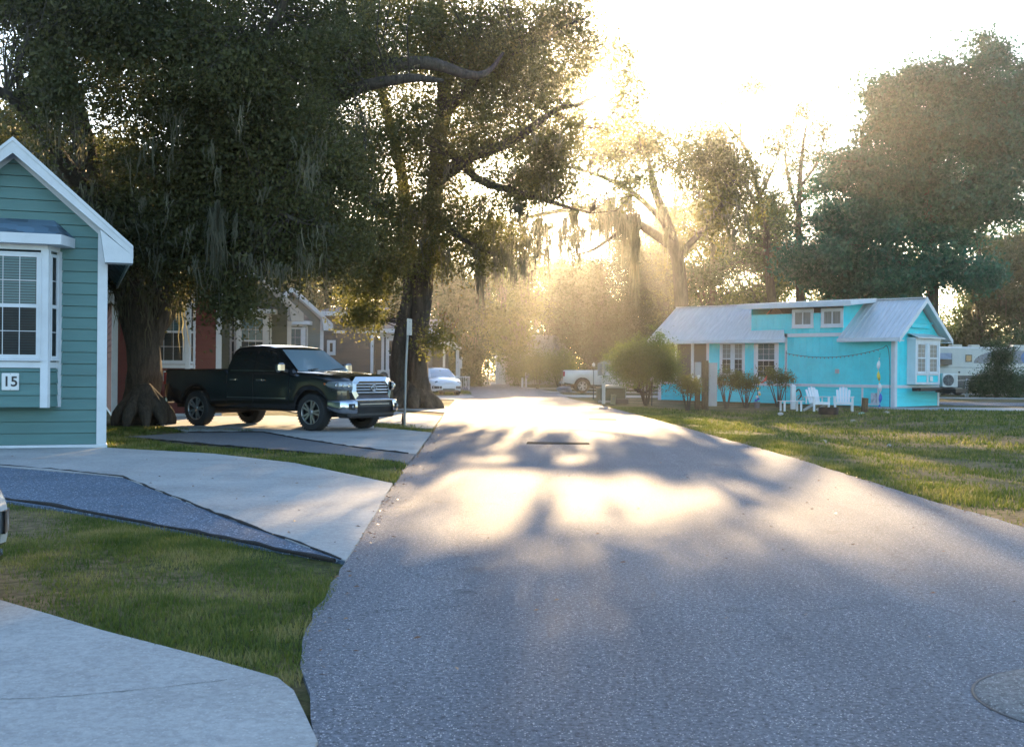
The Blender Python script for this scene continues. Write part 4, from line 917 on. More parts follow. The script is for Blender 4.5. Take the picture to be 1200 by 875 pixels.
def ac_unit(label,loc,rz,w=.82,h=.58,d=.3,parent=None):
    t=thing('cooling_unit',label,'air conditioner',loc,rz)
    mb=MB(); mb.box(-w/2,w/2,-d/2,d/2,0,h,.02); b=mb.build('casing',pm('casing_white',(.6,.6,.57),.45,var=.06,dirt=.15),t)
    mb=MB(); mb.lathe([(.001,0),(.21,0),(.24,-.01)],(-w*.12,-d/2-.003,h/2),'y',24); mb.build('fan_opening',pm('fan_shadow',(.05,.05,.05),.7),t)
    mb=MB()
    for r_ in (.06,.1,.14,.18,.22): mb.lathe([(r_-.004,-.015),(r_+.004,-.02),(r_+.004,-.012)],(-w*.12,-d/2-.005,h/2),'y',28)
    for k in range(8): a=k*math.pi/4; mb.bar((-w*.12,-d/2-.022,h/2),(-w*.12+.23*math.cos(a),-d/2-.018,h/2+.23*math.sin(a)),.008)
    mb.build('fan_grille',pm('grille_grey',(.3,.3,.29),.5),t)
    mb=MB()
    for k in range(12): mb.box(w*.26,w*.46,-d/2-.012,-d/2-.001,.06+k*.04,.075+k*.04)
    mb.build('louvre',pm('louvre_grey',(.35,.35,.34),.5),t)
    mb=MB()
    for s in (-1,1): mb.bar((s*w*.32,-d/2,-.02),(s*w*.32,d/2+.25,-.02),.04); mb.bar((s*w*.32,-d/2,-.04),(s*w*.32,d/2+.25,-.35),.03)
    mb.build('bracket',pm('bracket_metal',(.25,.25,.25),.5,.6),t)
    return t
x=P(452,447.5,66.4); ac_unit('cream cooling unit on brackets on the dark grey cottage wall',(x.x,66.6,x.z),0,.95,.66,.32)
# --- taupe cabin at the end of the row
Y=82.; a=P(490,430,Y).x; b=P(521,430,Y).x
t=thing('cabin','small taupe cabin with brown shingle gable behind the white compact car','house',(a,Y,0),0)
w_=b-a; mb=MB(); siding(mb,.05,3.15,lambda z:0,lambda z:w_,.18); mb.M=Matrix.Translation((w_,0,0))@ROT(90); siding(mb,.05,3.15,lambda z:0,lambda z:5,.18); mb.build('wall',S10,t)
for x_ in (0.3,w_-.12): k=MB(); k.box(x_,x_+.16,-.035,-.017,.02,3.1); k.build('corner_board',M_TRIMW,t)
k=MB(); k.box(-.2,w_+.35,-.36,-.33,3.1,3.3); k.build('fascia',M_TRIMW,t)
r=MB(); r.add([(-.3,-.35,3.3),(w_+.35,-.35,3.3),(w_-.8,1.8,4.4),(-.3,1.8,4.4),(-.3,5.4,3.3),(w_+.35,5.4,3.3)],[(0,1,2,3),(3,2,5,4),(1,5,2)],False); r.build('roof',M_SHBR,t)
k=MB(); k.poly([(w_+.1,1.,3.1),(w_+1.,1.,2.85),(w_+1.,3.5,2.85),(w_+.1,3.5,3.1)],(0,0,.12)); k.poly([(w_+.05,.97,2.9),(w_+1.05,.97,2.72),(w_+.6,.97,3.3)],(0,.03,0)); k.build('porch_roof',M_TRIMW,t)
for y_ in (1.1,3.4): k=MB(); k.box(w_+.72,w_+.84,y_,y_+.12,0,2.85); k.build('porch_post',M_TRIM,t)
k=MB(); k.box(w_+.85,w_+1.7,1.3,1.36,.85,.92); k.box(w_+1.6,w_+1.67,1.3,1.37,0,.85); [k.box(w_+.85+i*.13,w_+.88+i*.13,1.31,1.34,.1,.85) for i in range(6)]; k.build('porch_railing',M_TRIM,t)
# far pale tin roofed sheds by the shrubs
Y=112.; c=P(632,450,Y)
t=thing('tin_roofed_shed','pale tin roofed shed half hidden behind the rounded shrubs','shed',(c.x,Y,0),R(12))
mb=MB(); siding(mb,.05,2.6,lambda z:-3.2,lambda z:3.2,.2); mb.M=Matrix.Translation((-3.2,5,0))@ROT(-90); siding(mb,.05,2.6,lambda z:0,lambda z:5,.2); mb.build('wall',sm('shed_siding',(.34,.33,.30)),t)
r=MB(); r.poly([(-3.5,-.3,2.5),(3.5,-.3,2.5),(2.2,2.5,4.7),(-1.,2.5,4.7)],(0,0,.06)); r.poly([(-3.5,-.3,2.5),(-1.,2.5,4.7),(-3.5,5.3,2.5)]); r.build('roof',pm('pale_tin',(.5,.5,.48),.4,.3,stretch=(9,.2,1),var=.25),t)

# ================================================================== turquoise cottage
M_TQ=sm('turquoise_siding',(.055,.68,.74)); 
def groove_mat(c):
    m=bpy.data.materials.new('turquoise_panels'); nt=nodes(m)
    out=N(nt,'ShaderNodeOutputMaterial'); b=N(nt,'ShaderNodeBsdfPrincipled'); L(nt,b.outputs[0],out.inputs[0])
    tc=N(nt,'ShaderNodeTexCoord'); n=N(nt,'ShaderNodeTexNoise',i_Scale=1.4,i_Detail=7.,i_Roughness=.65); L(nt,tc.outputs['Object'],n.inputs['Vector'])
    r=ramp(nt,n.outputs['Fac'],[(.3,tuple(x*.86 for x in c)),(.7,tuple(min(1,x*1.1) for x in c))]); L(nt,r.outputs[0],b.inputs['Base Color']); b.inputs['Roughness'].default_value=.6
    return m
M_TQP=groove_mat((.055,.68,.74))
M_TIN=pm('galvanised_tin',(.60,.60,.60),.42,.25,var=.16,scale=2.5,stretch=(8,.6,.6))
M_SCR=glassmat('porch_screen',(.10,.09,.085),.5,.2,alpha=.80)
def panel(mb,x0,x1,z0,z1,pitch=.3,yo=0.):
    """grooved vertical panelling facing -y"""
    x=x0
    while x<x1-1e-3:
        e=min(x+pitch,x1); g=.012
        mb.add([(x+g,yo-.012,z0),(e-g,yo-.012,z0),(e-g,yo-.012,z1),(x+g,yo-.012,z1)],[(0,1,2,3)],False)
        mb.add([(e-g,yo-.012,z0),(e-.004,yo,z0),(e-.004,yo,z1),(e-g,yo-.012,z1)],[(0,1,2,3)],False)
        mb.add([(e-.004,yo,z0),(e+.004 if e<x1 else e,yo,z0),(e+.004 if e<x1 else e,yo,z1),(e-.004,yo,z1)],[(0,1,2,3)],False)
        mb.add([(x+.004,yo,z0),(x+g,yo-.012,z0),(x+g,yo-.012,z1),(x+.004,yo,z1)],[(0,1,2,3)],False)
        x=e
def turquoise():
    A=G(772,468.8); B=G(1048,477.5); d=Vector((B.x-A.x,B.y-A.y)); LN=d.length; rz=math.atan2(d.y,d.x); D=3.75
    u=d/LN
    def S(px): # position along the front wall under a photo column
        k=wd(px,430)[0]; return (k*A.y-A.x)/(u.x-k*u.y)
    t=thing('turquoise_cottage','turquoise cottage with ribbed tin roof and screened porch on the right lawn','house',(A.x,A.y,0),rz)
    ZT=.86; EV=3.05; PK=EV+ .75*D/2; sl=.75
    s1=S(829); s2=S(923); s3=S(880); s4=S(988)
    # wall: skirt lap boards, panelled upper wall
    mb=MB(); siding(mb,.03,ZT-.06,lambda z:0,lambda z:LN,.17)
    mb.M=Matrix.Translation((LN,0,0))@ROT(90); siding(mb,.03,ZT-.06,lambda z:0,lambda z:D,.17)
    mb.M=Matrix.Translation((0,D,0))@ROT(-90); siding(mb,.03,ZT-.06,lambda z:0,lambda z:D,.17)
    mb.M=Matrix.Translation((LN,D,0))@ROT(180); siding(mb,.03,EV,lambda z:0,lambda z:LN,.17); mb.build('skirting',M_TQ,t)
    mb=MB(); panel(mb,s1,s2,ZT+.06,EV-.1,.32); panel(mb,s2,LN,ZT+.06,EV-.1,.32)
    panel(mb,s3,s4,EV+.06,3.98,.3)
    # dormer cheeks and gable
    for x in (s3,s4): mb.add([(x,0,EV),(x,0,4.44),(x,D/2-.1,4.6),(x,D/2,PK)],[(0,1,2,3)],False)
    mb.M=Matrix.Translation((LN,0,0))@ROT(90); panel(mb,0,D,ZT+.06,EV-.05,.4)
    mb.add([(0,-.0,EV-.05),(D,-.0,EV-.05),(D/2,-.0,PK-.04)],[(0,1,2)],False)
    mb.M=Matrix.Translation((0,D,0))@ROT(-90); mb.add([(0,0,EV-.05),(D,0,EV-.05),(D/2,0,PK-.04)],[(0,1,2)],False)
    mb.M=Matrix.Translation((s1,D,0))@ROT(-90); mb.add([(0,0,ZT),(D,0,ZT),(D,0,EV-.05),(0,0,EV-.05)],[(0,1,2,3)],False)
    mb.build('wall',M_TQP,t)
    # trim
    k=MB(); k.box(-.03,LN+.03,-.05,-.018,ZT-.06,ZT+.06); k.M=Matrix.Translation((LN,0,0))@ROT(90); k.box(.02,D,-.045,-.018,ZT-.06,ZT+.06); k.M=Matrix.Translation((0,D,0))@ROT(-90); k.box(0,D,-.045,-.018,ZT-.06,ZT+.06); k.build('belt_trim',M_TRIM,t)
    k=MB(); k.box(s2,s4+.2,-.045,-.014,EV-.09,EV+.05); k.build('upper_trim',M_TRIM,t)
    for x in (LN-.14,): 
        k=MB(); k.box(x,x+.17,-.04,-.016,.02,EV-.1); k.M=Matrix.Translation((LN,0,0))@ROT(90); k.box(-.015,.14,-.04,-.016,.02,EV-.05); k.build('corner_board',M_TRIM,t)
    k=MB(); k.M=Matrix.Translation((LN,0,0))@ROT(90); k.box(D-.12,D+.03,-.04,-.016,.02,EV-.05); k.build('corner_board',M_TRIM,t)
    k=MB(); k.box(-.02,.16,-.04,-.016,.02,ZT); k.build('corner_board',M_TRIM,t)
    for x in (s1,S(885)-.05,s2-.12): k=MB(); k.box(x,x+.1,-.04,-.0125,ZT+.06,EV-.1); k.build('trim_board',M_TRIM,t)
    for px in (772.5,790.5,810,828): x=S(px); k=MB(); k.box(x-.0,x+.14,-.035,.1,ZT+.06,EV-.12,.008); k.build('porch_post',M_TRIM,t)
    for yy in (1.3,2.6,D-.14): k=MB(); k.box(.0,.14,yy,yy+.14,ZT+.06,EV-.12); k.build('porch_post',M_TRIM,t)
    k=MB(); k.box(.1,s1,.02,.03,ZT+.06,EV-.12); k.box(.02,.03,.1,D-.1,ZT+.06,EV-.12); k.build('porch_screen',M_SCR,t)
    k=MB(); k.box(.1,s1,.1,D-.1,ZT-.05,ZT+.03); k.build('porch_floor',pm('deck_boards',(.16,.14,.12),.8),t)
    k=MB(); k.box(S(800),S(802),.03,.1,ZT+.1,ZT+1.0); k.box(S(802.5),S(811),.035,.06,ZT+.9,ZT+1.0); [k.box(S(802.5)+i*.13,S(802.5)+i*.13+.04,.04,.06,ZT+.1,ZT+.9) for i in range(7)]; k.build('porch_rail',pm('rail_grey',(.3,.29,.28),.7),t)
    # tin roof: ribbed slopes
    def slope_roof(name,x0,x1,front=True,back=True,of=.38,ribs=.23,zoff=0.,x0t=None,x1t=None):
        r=MB(); ym=D/2
        for s,on in ((1,front),(-1,back)):
            if not on: continue
            yb=-of if s>0 else D+of; zb=EV+.1-sl*of; zt_=PK+.1
            a0=x0; a1=x1; b0=x0 if x0t is None else x0t; b1=x1 if x1t is None else x1t
            r.add([(a0,yb,zb),(a1,yb,zb),(b1,ym,zt_),(b0,ym,zt_),(a0,yb,zb-.05),(a1,yb,zb-.05),(b1,ym,zt_-.05),(b0,ym,zt_-.05)],[(0,1,2,3) if s>0 else (3,2,1,0),(7,6,5,4),(4,5,1,0),(0,3,7,4),(1,5,6,2)],False)
            n=int((a1-a0)/ribs)
            for i in range(n+1):
                x=a0+.02+i*(a1-a0-.04)/n; xt=b0+.02+i*(b1-b0-.04)/n
                r.bar((x,yb,zb+.012),(xt,ym,zt_+.012),.028,.03,(0,-1 if s>0 else 1,1))
        return r.build(name,M_TIN,t)
    slope_roof('roof',-.4,s3+.02); slope_roof('roof',s4-.02,LN+.42)
    r=MB(); r.add([(s3,D+.38,EV+.1-sl*.38),(s4,D+.38,EV+.1-sl*.38),(s4,D/2,PK+.1),(s3,D/2,PK+.1)],[(3,2,1,0)],False); 
    # pent strip over the square window
    z1=EV+.1; r.add([(s3,-.38,z1-sl*.38),(s2+.1,-.38,z1-sl*.38),(s2-.2,-.02,z1+.13),(s3,-.02,z1+.13)],[(0,1,2,3)],False); r.poly([(s3,-.38,z1-sl*.38),(s2+.1,-.38,z1-sl*.38),(s2+.1,-.38,z1-sl*.38-.05),(s3,-.38,z1-sl*.38-.05)])
    r.build('back_roof',M_TIN,t)
    r=MB(); xa,xb=s3-.45,s4+.55; r.add([(xa,-.4,4.44),(xb,-.4,4.44),(xb-.1,D/2+.12,PK+.17),(xa+.4,D/2+.12,PK+.17),(xa,-.4,4.38),(xb,-.4,4.38),(xb-.1,D/2+.12,PK+.11),(xa+.4,D/2+.12,PK+.11)],[(0,1,2,3),(7,6,5,4),(0,4,5,1),(1,5,6,2),(3,7,4,0)],False)
    for i in range(28): x=xa+.03+i*(xb-xa-.06)/27; r.bar((x,-.4,4.45),(xa+.43+i*(xb-xa-.56)/27,D/2+.1,PK+.18),.026,.026)
    r.build('dormer_roof',M_TIN,t)
    # fascias
    k=MB(); zf=EV+.1-sl*.38
    k.box(-.42,s2+.12,-.43,-.385,zf-.16,zf-.01); k.box(s4-.05,LN+.44,-.43,-.385,zf-.16,zf-.01); k.build('eave_fascia',M_TRIM,t)
    k=MB(); k.box(xa-.02,xb+.02,-.44,-.405,4.22,4.41); k.poly([(xb+.02,-.44,4.41),(xb-.08,D/2,PK+.12),(xb-.08,D/2,PK+.0),(xb+.02,-.44,4.24)],(.03,0,0)); k.build('dormer_fascia',M_TRIM,t)
    for xx in (LN+.42,-.45):
        for s in (1,-1):
            k=MB(); y_e=-.43 if s>0 else D+.43; k.poly([(xx,D/2,PK+.13),(xx,y_e,EV+.13-sl*.43),(xx,y_e,EV-.06-sl*.43),(xx,D/2,PK-.1)],(.03,0,0)); k.build('rake_board',M_TRIM,t)
    k=MB(); k.bar((-.42,D/2,PK+.13),(s3-.4,D/2,PK+.13),.2,.04); k.bar((s4+.5,D/2,PK+.13),(LN+.42,D/2,PK+.13),.2,.04); k.build('ridge_cap',M_TIN,t)
    # soffit box under the gable eave
    k=MB(); k.box(LN+.0,LN+.42,-.38,.0,zf-.14,zf-.1); k.box(LN+.0,LN+.42,D,D+.38,zf-.14,zf-.1); k.build('soffit',M_TRIM,t)
    # windows
    F0=Matrix.Translation((0,-.014,0))
    a=S(846); b=S(857.5); c=S(859.5); e=S(871); z0=1.28; z1=2.72
    window(t,F0,a,z0,b-a,z1-z0,0,'hung',2,3,.10,.05,M_TRIM,False,'window',curtain=True)
    window(t,F0,c+.04,z0,e-c-.04,z1-z0,0,'hung',2,3,.10,.05,M_TRIM,False,'window',curtain=True)
    a=S(887.5); b=S(909); window(t,F0,a,z0-.12,b-a,z1-z0+.12,0,'hung',3,3,.16,.05,M_TRIM,True,'window')
    for p,q in ((930.5,952),(964.5,987)): a=S(p); b=S(q); window(t,F0,a,3.46,b-a-.05,.60,0,'slide',1,1,.1,.04,M_TRIM,False,'dormer_window',curtain=True)
    # gable end: bay with two tall windows, small tin roof, boxed vent above
    G1=Matrix.Translation((LN,0,0))@ROT(90)
    y0,y1=1.0,3.05; pr=.38
    k=MB(); k.M=G1; k.box(y0,y1,-pr,-.001,1.05,2.78); k.build('bay_wall',M_TQP,t)
    k=MB(); k.M=G1
    for a_,b_ in ((y0-.03,y0+.09),((y0+y1)/2-.07,(y0+y1)/2+.07),(y1-.09,y1+.03)): k.box(a_,b_,-pr-.03,-pr-.002,.95,2.80)
    k.box(y0+.09,y1-.09,-pr-.028,-pr-.002,.95,1.04); k.box(y0+.09,y1-.09,-pr-.028,-pr-.002,2.68,2.80); k.box(y0-.06,y1+.06,-pr-.05,-.02,2.80,2.90); k.box(y0-.025,y0-.0,-pr,-.02,.95,2.8); k.box(y0+.09,y1-.09,-pr-.025,-pr-.002,1.33,1.41)
    k.build('bay_trim',M_TRIM,t)
    mid=(y0+y1)/2
    for a_ in (y0+.14,mid+.13): window(t,Matrix.Translation((LN+pr+.0,0,0))@ROT(90),a_,1.45,.70,1.2,0,'hung',2,3,.045,.04,M_TRIM,False,'bay_window',screen=False,curtain=True)
    k=MB(); k.M=G1; k.add([(y0-.15,-pr-.2,2.91),(y1+.15,-pr-.2,2.91),(y1,-.02,3.08),(y0,-.02,3.08),(y0-.15,-pr-.2,2.87),(y1+.15,-pr-.2,2.87)],[(0,1,2,3),(4,5,1,0),(0,3,4),(1,5,2)],False); k.build('bay_roof',M_TIN,t)
    k=MB(); k.M=G1; k.box(1.15,2.7,-.14,-.002,3.32,3.5); k.box(1.05,2.85,-.18,-.002,3.5,3.56); k.poly([(1.3,-.03,3.6),(2.6,-.03,3.6),(2.3,-.03,4.0),(1.6,-.03,4.0)]); k.build('gable_shelf',M_TQ,t)
    k=MB(); k.M=G1; k.box(2.2,2.44,-pr-.05,-pr-.0125,1.08,1.3,.01); p=k.build('number_plate',M_PLATE,t)
    k=MB(); k.M=G1; k.box(-.1+y0,y1+.9,-pr-.3,-.3,.68,.82); k.box(y1-.3,y1+.7,-pr-.9,-pr,.62,.78); k.build('hitch_frame',pm('black_steel',(.02,.02,.02),.5,.5),t)
    k=MB(); k.box(S(982)-.1,S(982)+.08,-.08,-.013,1.38,1.56,.01); o_=k.build('outlet_box',pm('outlet_grey',(.4,.4,.38),.5),t)
    # access hatch in the skirting
    k=MB(); a=S(1010.5); b=S(1031)
    for (q,r_,c_,e_) in ((a,a+.07,.08,.78),(b-.07,b,.08,.78),(a+.07,b-.07,.08,.14)): k.box(q,r_,-.06,-.018,c_,e_)
    k.build('hatch_frame',M_TRIM,t)
    k=MB(); k.box(S(1022),S(1028.5),-.08,-.02,.15,.58); k.build('hatch_vent',pm('hatch_screen',(.42,.46,.5),.6,var=.5,scale=9),t)
    # string lights along the wall
    lt=[]; xs_=(S(926),S(1039)); 
    for i in range(25): f=i/24; lt.append((xs_[0]+(xs_[1]-xs_[0])*f,-.35,2.25-.45*4*f*(1-f)*.6+.18*f))
    o=thing('string_lights','string of small garden lights sagging along the turquoise wall','string lights',(A.x,A.y,0),rz)
    k=MB(); k.tube(lt,.012,6); k.build('cord',pm('cord_green',(.03,.05,.04),.6),o)
    k=MB(); 
    for i in range(1,24,1): k.lathe([(.001,-.07),(.022,-.05),(.018,-.015),(.008,0)],lt[i],'z',8)
    k.build('bulbs',pm('bulb_glass',(.2,.25,.24),.2),o)
    k=MB(); p0=lt[0]; k.tube([(p0[0],-.35,0),(p0[0]+.02,-.35,p0[2]+.1)],.016,6); k.build('pole',M_INK,o)
    k=MB(); p0=lt[-1]; k.tube(smooth_path([(p0[0]+.35,-.35,0),(p0[0]+.33,-.35,1.8),(p0[0]+.22,-.35,2.5),(p0[0]+.02,-.35,p0[2])]),.014,6); k.build('pole',M_INK,o)
    M=Matrix.Translation((A.x,A.y,0))@Matrix.Rotation(rz,4,'Z')
    return t,M,LN,D,S,rz
tq,TM,TLN,TD,TS,TRZ=turquoise()
p=TM@Vector((TLN+.60,TD-.25,.84)); ac_unit('white cooling unit mounted on the end wall of the turquoise cottage',tuple(p),0.05,.66,.58,.30)
# ================================================================== vehicles
M_CHROME=pm('chrome',(.50,.50,.52),.13,1.,var=.08); M_RUBBER=pm('tyre_rubber',(.022,.022,.022),.85,var=.3,bump=.3)
M_ALLOY=pm('machined_alloy',(.42,.42,.43),.3,.85,var=.06); M_RIMDARK=pm('dark_rim',(.03,.03,.032),.4,.5)
M_BLACKPLA=pm('black_plastic',(.018,.018,.019),.55,var=.2); M_CARGLASS=glassmat('tinted_glass',(.012,.014,.016),.02,1.)
def windshield_mat(name,c,refl):
    m=glassmat(name,c,.03,1.); b=[n for n in m.node_tree.nodes if n.type=='BSDF_PRINCIPLED'][0]; b.inputs['IOR'].default_value=refl; return m
M_WIND=windshield_mat('windshield_glass',(.24,.32,.37),2.3)  # pale blue base colour stands in for sky reflected in the glass
M_LENS=windshield_mat('lamp_lens',(.16,.17,.18),1.8); M_AMBER=pm('amber_lens',(.6,.12,.02),.15,coat=1.); M_RED=pm('red_lens',(.35,.01,.008),.15,coat=1.)
M_BLK=pm('black_car_paint',(.008,.008,.009),.22,.0,var=.1,coat=1.,spec=.6)
M_PEARL=pm('pearl_white_paint',(.60,.58,.54),.25,var=.04,coat=1.); M_CARW=pm('white_car_paint',(.62,.66,.68),.22,var=.04,coat=1.)
M_SEAM=pm('panel_gap',(.01,.01,.01),.8)

def wheel(t,x,y,r,w,out,spokes=10,dark=False):
    """tyre (named wheel) with its rim as a sub-part; out = +1/-1 side facing outwards"""
    n=40; k=MB()
    pr=[(r*.62,-w/2+.015),(r*.66,-w/2),(r*.93,-w/2+.004),(r*.985,-w/2+.03),(r,-w/2+.06),(r,w/2-.06),(r*.985,w/2-.03),(r*.93,w/2-.004),(r*.66,w/2),(r*.62,w/2-.015)]
    k.lathe(pr,(x,y,r),'y',n)
    for i in range(36):
        a=2*math.pi*i/36; 
        for s in (-1,1): k.bar((x+math.cos(a)*(r+.001),y+s*w*.22,r+math.sin(a)*(r-.003)),(x+math.cos(a+.06)*(r-.003),y+s*w*.46,r+math.sin(a+.06)*(r-.003)),.03,.012,(math.cos(a),0,math.sin(a)))
    wo_=k.build('wheel',M_RUBBER,t,auto=40)
    k=MB(); yo=y+out*(w/2-.03)
    k.lathe([(r*.66,out*.025),(r*.63,out*.01),(r*.60,-out*.06),(r*.58,-out*.12),(.001,-out*.12)],(x,yo,r),'y',n)
    k.build('rim_barrel',M_RIMDARK,wo_)
    k=MB(); k.lathe([(r*.66,out*.028),(r*.64,out*.034),(r*.615,out*.02),(r*.61,-out*.02)],(x,yo,r),'y',n)
    for i in range(spokes):
        a=2*math.pi*(i+(.18 if i%2 else -.18)*1.0)/spokes+.3
        ca,sa=math.cos(a),math.sin(a)
        p=(x+ca*r*.14,yo+out*.005,r+sa*r*.14); q=(x+ca*r*.63,yo+out*.015,r+sa*r*.63)
        k.bar(p,q,r*.10,.03,(0,1,0))
    k.lathe([(.001,out*.03),(r*.13,out*.028),(r*.17,out*.0),(r*.17,-out*.03)],(x,yo,r),'y',20)
    k.build('rim',M_ALLOY,wo_)
    return wo_
def body_shell(xs,zt,zb,hw,prof,top,caps=True):
    """loft of cross sections along x. prof: list of (t, width factor); top(x,hw,z) -> list of (y,z) from shoulder to centre"""
    rows=[]
    for x in xs:
        h=hw(x); a=zb(x); b=zt(x); L_=[(x,h*f,a+(b-a)*t) for t,f in prof]; T=[(x,y,z) for y,z in top(x,h,b)]
        full=L_+T; mir=[(p[0],-p[1],p[2]) for p in full[:-1]][::-1]; rows.append(full+mir)
    k=MB(); k.grid(rows,True)
    if caps:
        for rr,rev in ((rows[0],False),(rows[-1],True)):
            n=len(rr); h=n//2; 
            for i in range(h):
                a,b,c,d=rr[i],rr[i+1],rr[n-2-i],rr[n-1-i]
                if i==h-1: k.add([a,b,d],[(0,1,2)],True)
                else: k.add([a,b,c,d],[(0,1,2,3)],True)
    return k
def tabf(tab): 
    X=[a for a,b in tab]; Y=[b for a,b in tab]; return lambda x: float(np.interp(x,X,Y))
def mirror_y(fn):
    for s in (1,-1): fn(s)
def arch(zb0,centres,r,cz):
    def f(x):
        z=zb0(x) if callable(zb0) else zb0
        for c in centres:
            if abs(x-c)<r: z=max(z,cz+math.sqrt(r*r-(x-c)**2))
        return z
    return f
def bulgestrip(pts,s,inn=.05):
    """rounded panel following a plan curve; pts = (x, y, z bottom, z top)"""
    k=MB(); rows=[]; pr=((-.0,-inn*1.6),(.06,-inn*.35),(.25,0.),(.55,.004),(.82,-.012),(.96,-inn*.6),(1.,-inn*2.2))
    sp=[]
    P2=[Vector(p) for p in [(a,b,c) for a,b,c,d in pts]]; T2=[d for a,b,c,d in pts]
    for i in range(len(pts)-1):
        for j in range(4):
            f=j/4; sp.append(tuple(P2[i].lerp(P2[i+1],f))+(T2[i]+(T2[i+1]-T2[i])*f,))
    sp.append(pts[-1])
    for f,o in pr: rows.append([(x+o*.8,s*(y+o*.55),z0+(z1-z0)*f) for x,y,z0,z1 in sp])
    k.grid(rows,True); return k
def wrapstrip(pts,z0,z1,s,th=.02,zin=0.):
    """thick strip following a plan curve pts (x,y), mirrored by s"""
    k=MB(); a=[(x,s*y,z0) for x,y in pts]; b=[(x+zin,s*y,z1) for x,y in pts]; c=[(x-th,s*y*.985,z0) for x,y in pts]; d=[(x-th+zin,s*y*.985,z1) for x,y in pts]
    k.grid([c,a,b,d],False); return k

def pickup(label,loc,rz,paint,scale=1.,chrome=True,cargo=None):
    t=thing('pickup_truck',label,'pickup truck',loc,rz); t.scale=(scale,)*3
    zt=tabf([(-2.98,1.34),(-.83,1.36),(-.80,1.30),(1.2,1.30),(1.35,1.30),(1.9,1.275),(2.35,1.225),(2.62,1.16),(2.76,1.08)])
    zb=arch(tabf([(-2.98,.62),(-2.6,.55),(-2.2,.50),(2.3,.46),(2.5,.44),(2.76,.48)]),(-1.85,1.85),.50,.43)
    def hw(x):
        h=float(np.interp(x,[-2.98,-2.9,2.0,2.35,2.55,2.68,2.76],[.955,.985,.985,.975,.94,.88,.80]))
        for c in (-1.85,1.85): h+=.030*math.exp(-((abs(x-c))/.52)**6)
        return h
    prof=[(0,.955),(.12,.985),(.35,1.0),(.6,1.0),(.8,.992),(.93,.975),(1,.94)]
    def top(x,h,z):
        if x<-.805: return [(h*.925,z+.012),(h*.86,z+.012),(h*.85,z),(h*.85,.92),(0,.92)]
        if x<1.25: return [(h*.91,z+.005),(h*.86,z+.005),(h*.8,z+.003),(h*.5,z+.0),(0,z)]
        c=.055
        return [(h*.90,z+.018),(h*.78,z+c*.8),(h*.62,z+c*.7),(h*.5,z+c*1.15),(0,z+c*1.3)]
    xs=sorted(set([-2.98,-2.95,-2.9,-2.7,-2.5]+[c+.5*math.cos(math.pi*i/12) for c in (-1.85,1.85) for i in range(13)]+[-1.1,-.95,-.83,-.80,-.6,-.2,.2,.6,1.0,1.2,1.3]+[c for c in (2.4,2.48,2.55,2.62,2.68,2.73,2.76)]))
    k=body_shell(xs,zt,zb,hw,prof,top); k.build('body',paint,t,auto=38)
    # inner wells, underbody
    k=MB(); k.box(-2.8,2.55,-.72,.72,.42,.90); k.box(-2.7,2.3,-.9,-.72,.52,.56); k.box(-2.7,2.3,.72,.9,.52,.56)
    for c in (-1.85,1.85): k.lathe([(.14,-.75),(.14,.75)],(c,0,.42),'y',12)
    k.tube([(-2.9,.3,.45),(-1.2,.35,.40),(.8,.3,.42)],.05,8); k.tube([(-1.85,0,.42),(1.2,0,.45)],.06,8)
    k.build('underbody',M_BLACKPLA,t)
    # cab
    zr=tabf([(-.86,1.30),(-.80,1.56),(-.74,1.80),(-.62,1.885),(-.3,1.925),(.1,1.935),(.4,1.915),(.58,1.87),(.70,1.80),(1.02,1.57),(1.40,1.30)])
    def sy(z): return .945-(z-1.28)*.30
    rows=[]
    for x in (-.86,-.83,-.80,-.77,-.74,-.68,-.62,-.45,-.2,.1,.35,.5,.58,.64,.70,.85,1.02,1.2,1.40):
        z=zr(x); f=max(0.,(z-1.28)); L_=[(x,sy(1.28+f*q),1.28+f*q) for q in (0,.3,.6,.86)]; yy=sy(1.28+f*.86)
        L_+=[(x,yy-.035*min(1,f*3),z-.02*min(1,f*3)),(x,yy-.11*min(1,f*3),z),(x,yy*.4,z+.012*min(1,f*3)),(x,0,z+.016*min(1,f*3))]
        rows.append(L_+[(p[0],-p[1],p[2]) for p in L_[:-1]][::-1])
    k=MB(); k.grid(rows,True); k.build('cab',paint,t,auto=40)
    def wall(poly,s,off=.006): return [(x,s*(sy(z)+off),z) for x,z in poly]
    for s in (1,-1):
        for poly in ([(-.70,1.36),(.02,1.36),(.02,1.80),(-.50,1.80),(-.62,1.72)],[(.10,1.36),(1.15,1.36),(.80,1.62),(.58,1.78),(.50,1.80),(.10,1.80)]):
            k=MB(); k.poly(wall(poly,s)); k.build('side_window',M_CARGLASS,t)
        k=MB(); k.poly([(a,b,c) for a,b,c in wall([(-.72,1.325),(1.22,1.325),(1.20,1.345),(-.72,1.345)],s,.010)]); k.build('belt_trim',M_CHROME if chrome else M_BLACKPLA,t)
    # windscreen, rear window
    def screen(x0,z0,w0,x1,z1,w1,bul,n=9,off=.0):
        R_=[]
        for j in range(5):
            f=j/4; x=x0+(x1-x0)*f; z=z0+(z1-z0)*f; w=w0+(w1-w0)*f
            R_.append([(x+bul*(1-(2*i/n-1)**2)+off,w*(2*i/n-1),z) for i in range(n+1)])
        return R_
    k=MB(); k.grid(screen(1.372,1.335,.87,.70,1.825,.70,.075,off=.012),True); k.build('windshield',M_WIND,t)
    k=MB(); k.grid(screen(-.845,1.42,.72,-.775,1.78,.68,-.02,off=-.012),True); k.build('rear_window',M_CARGLASS,t)
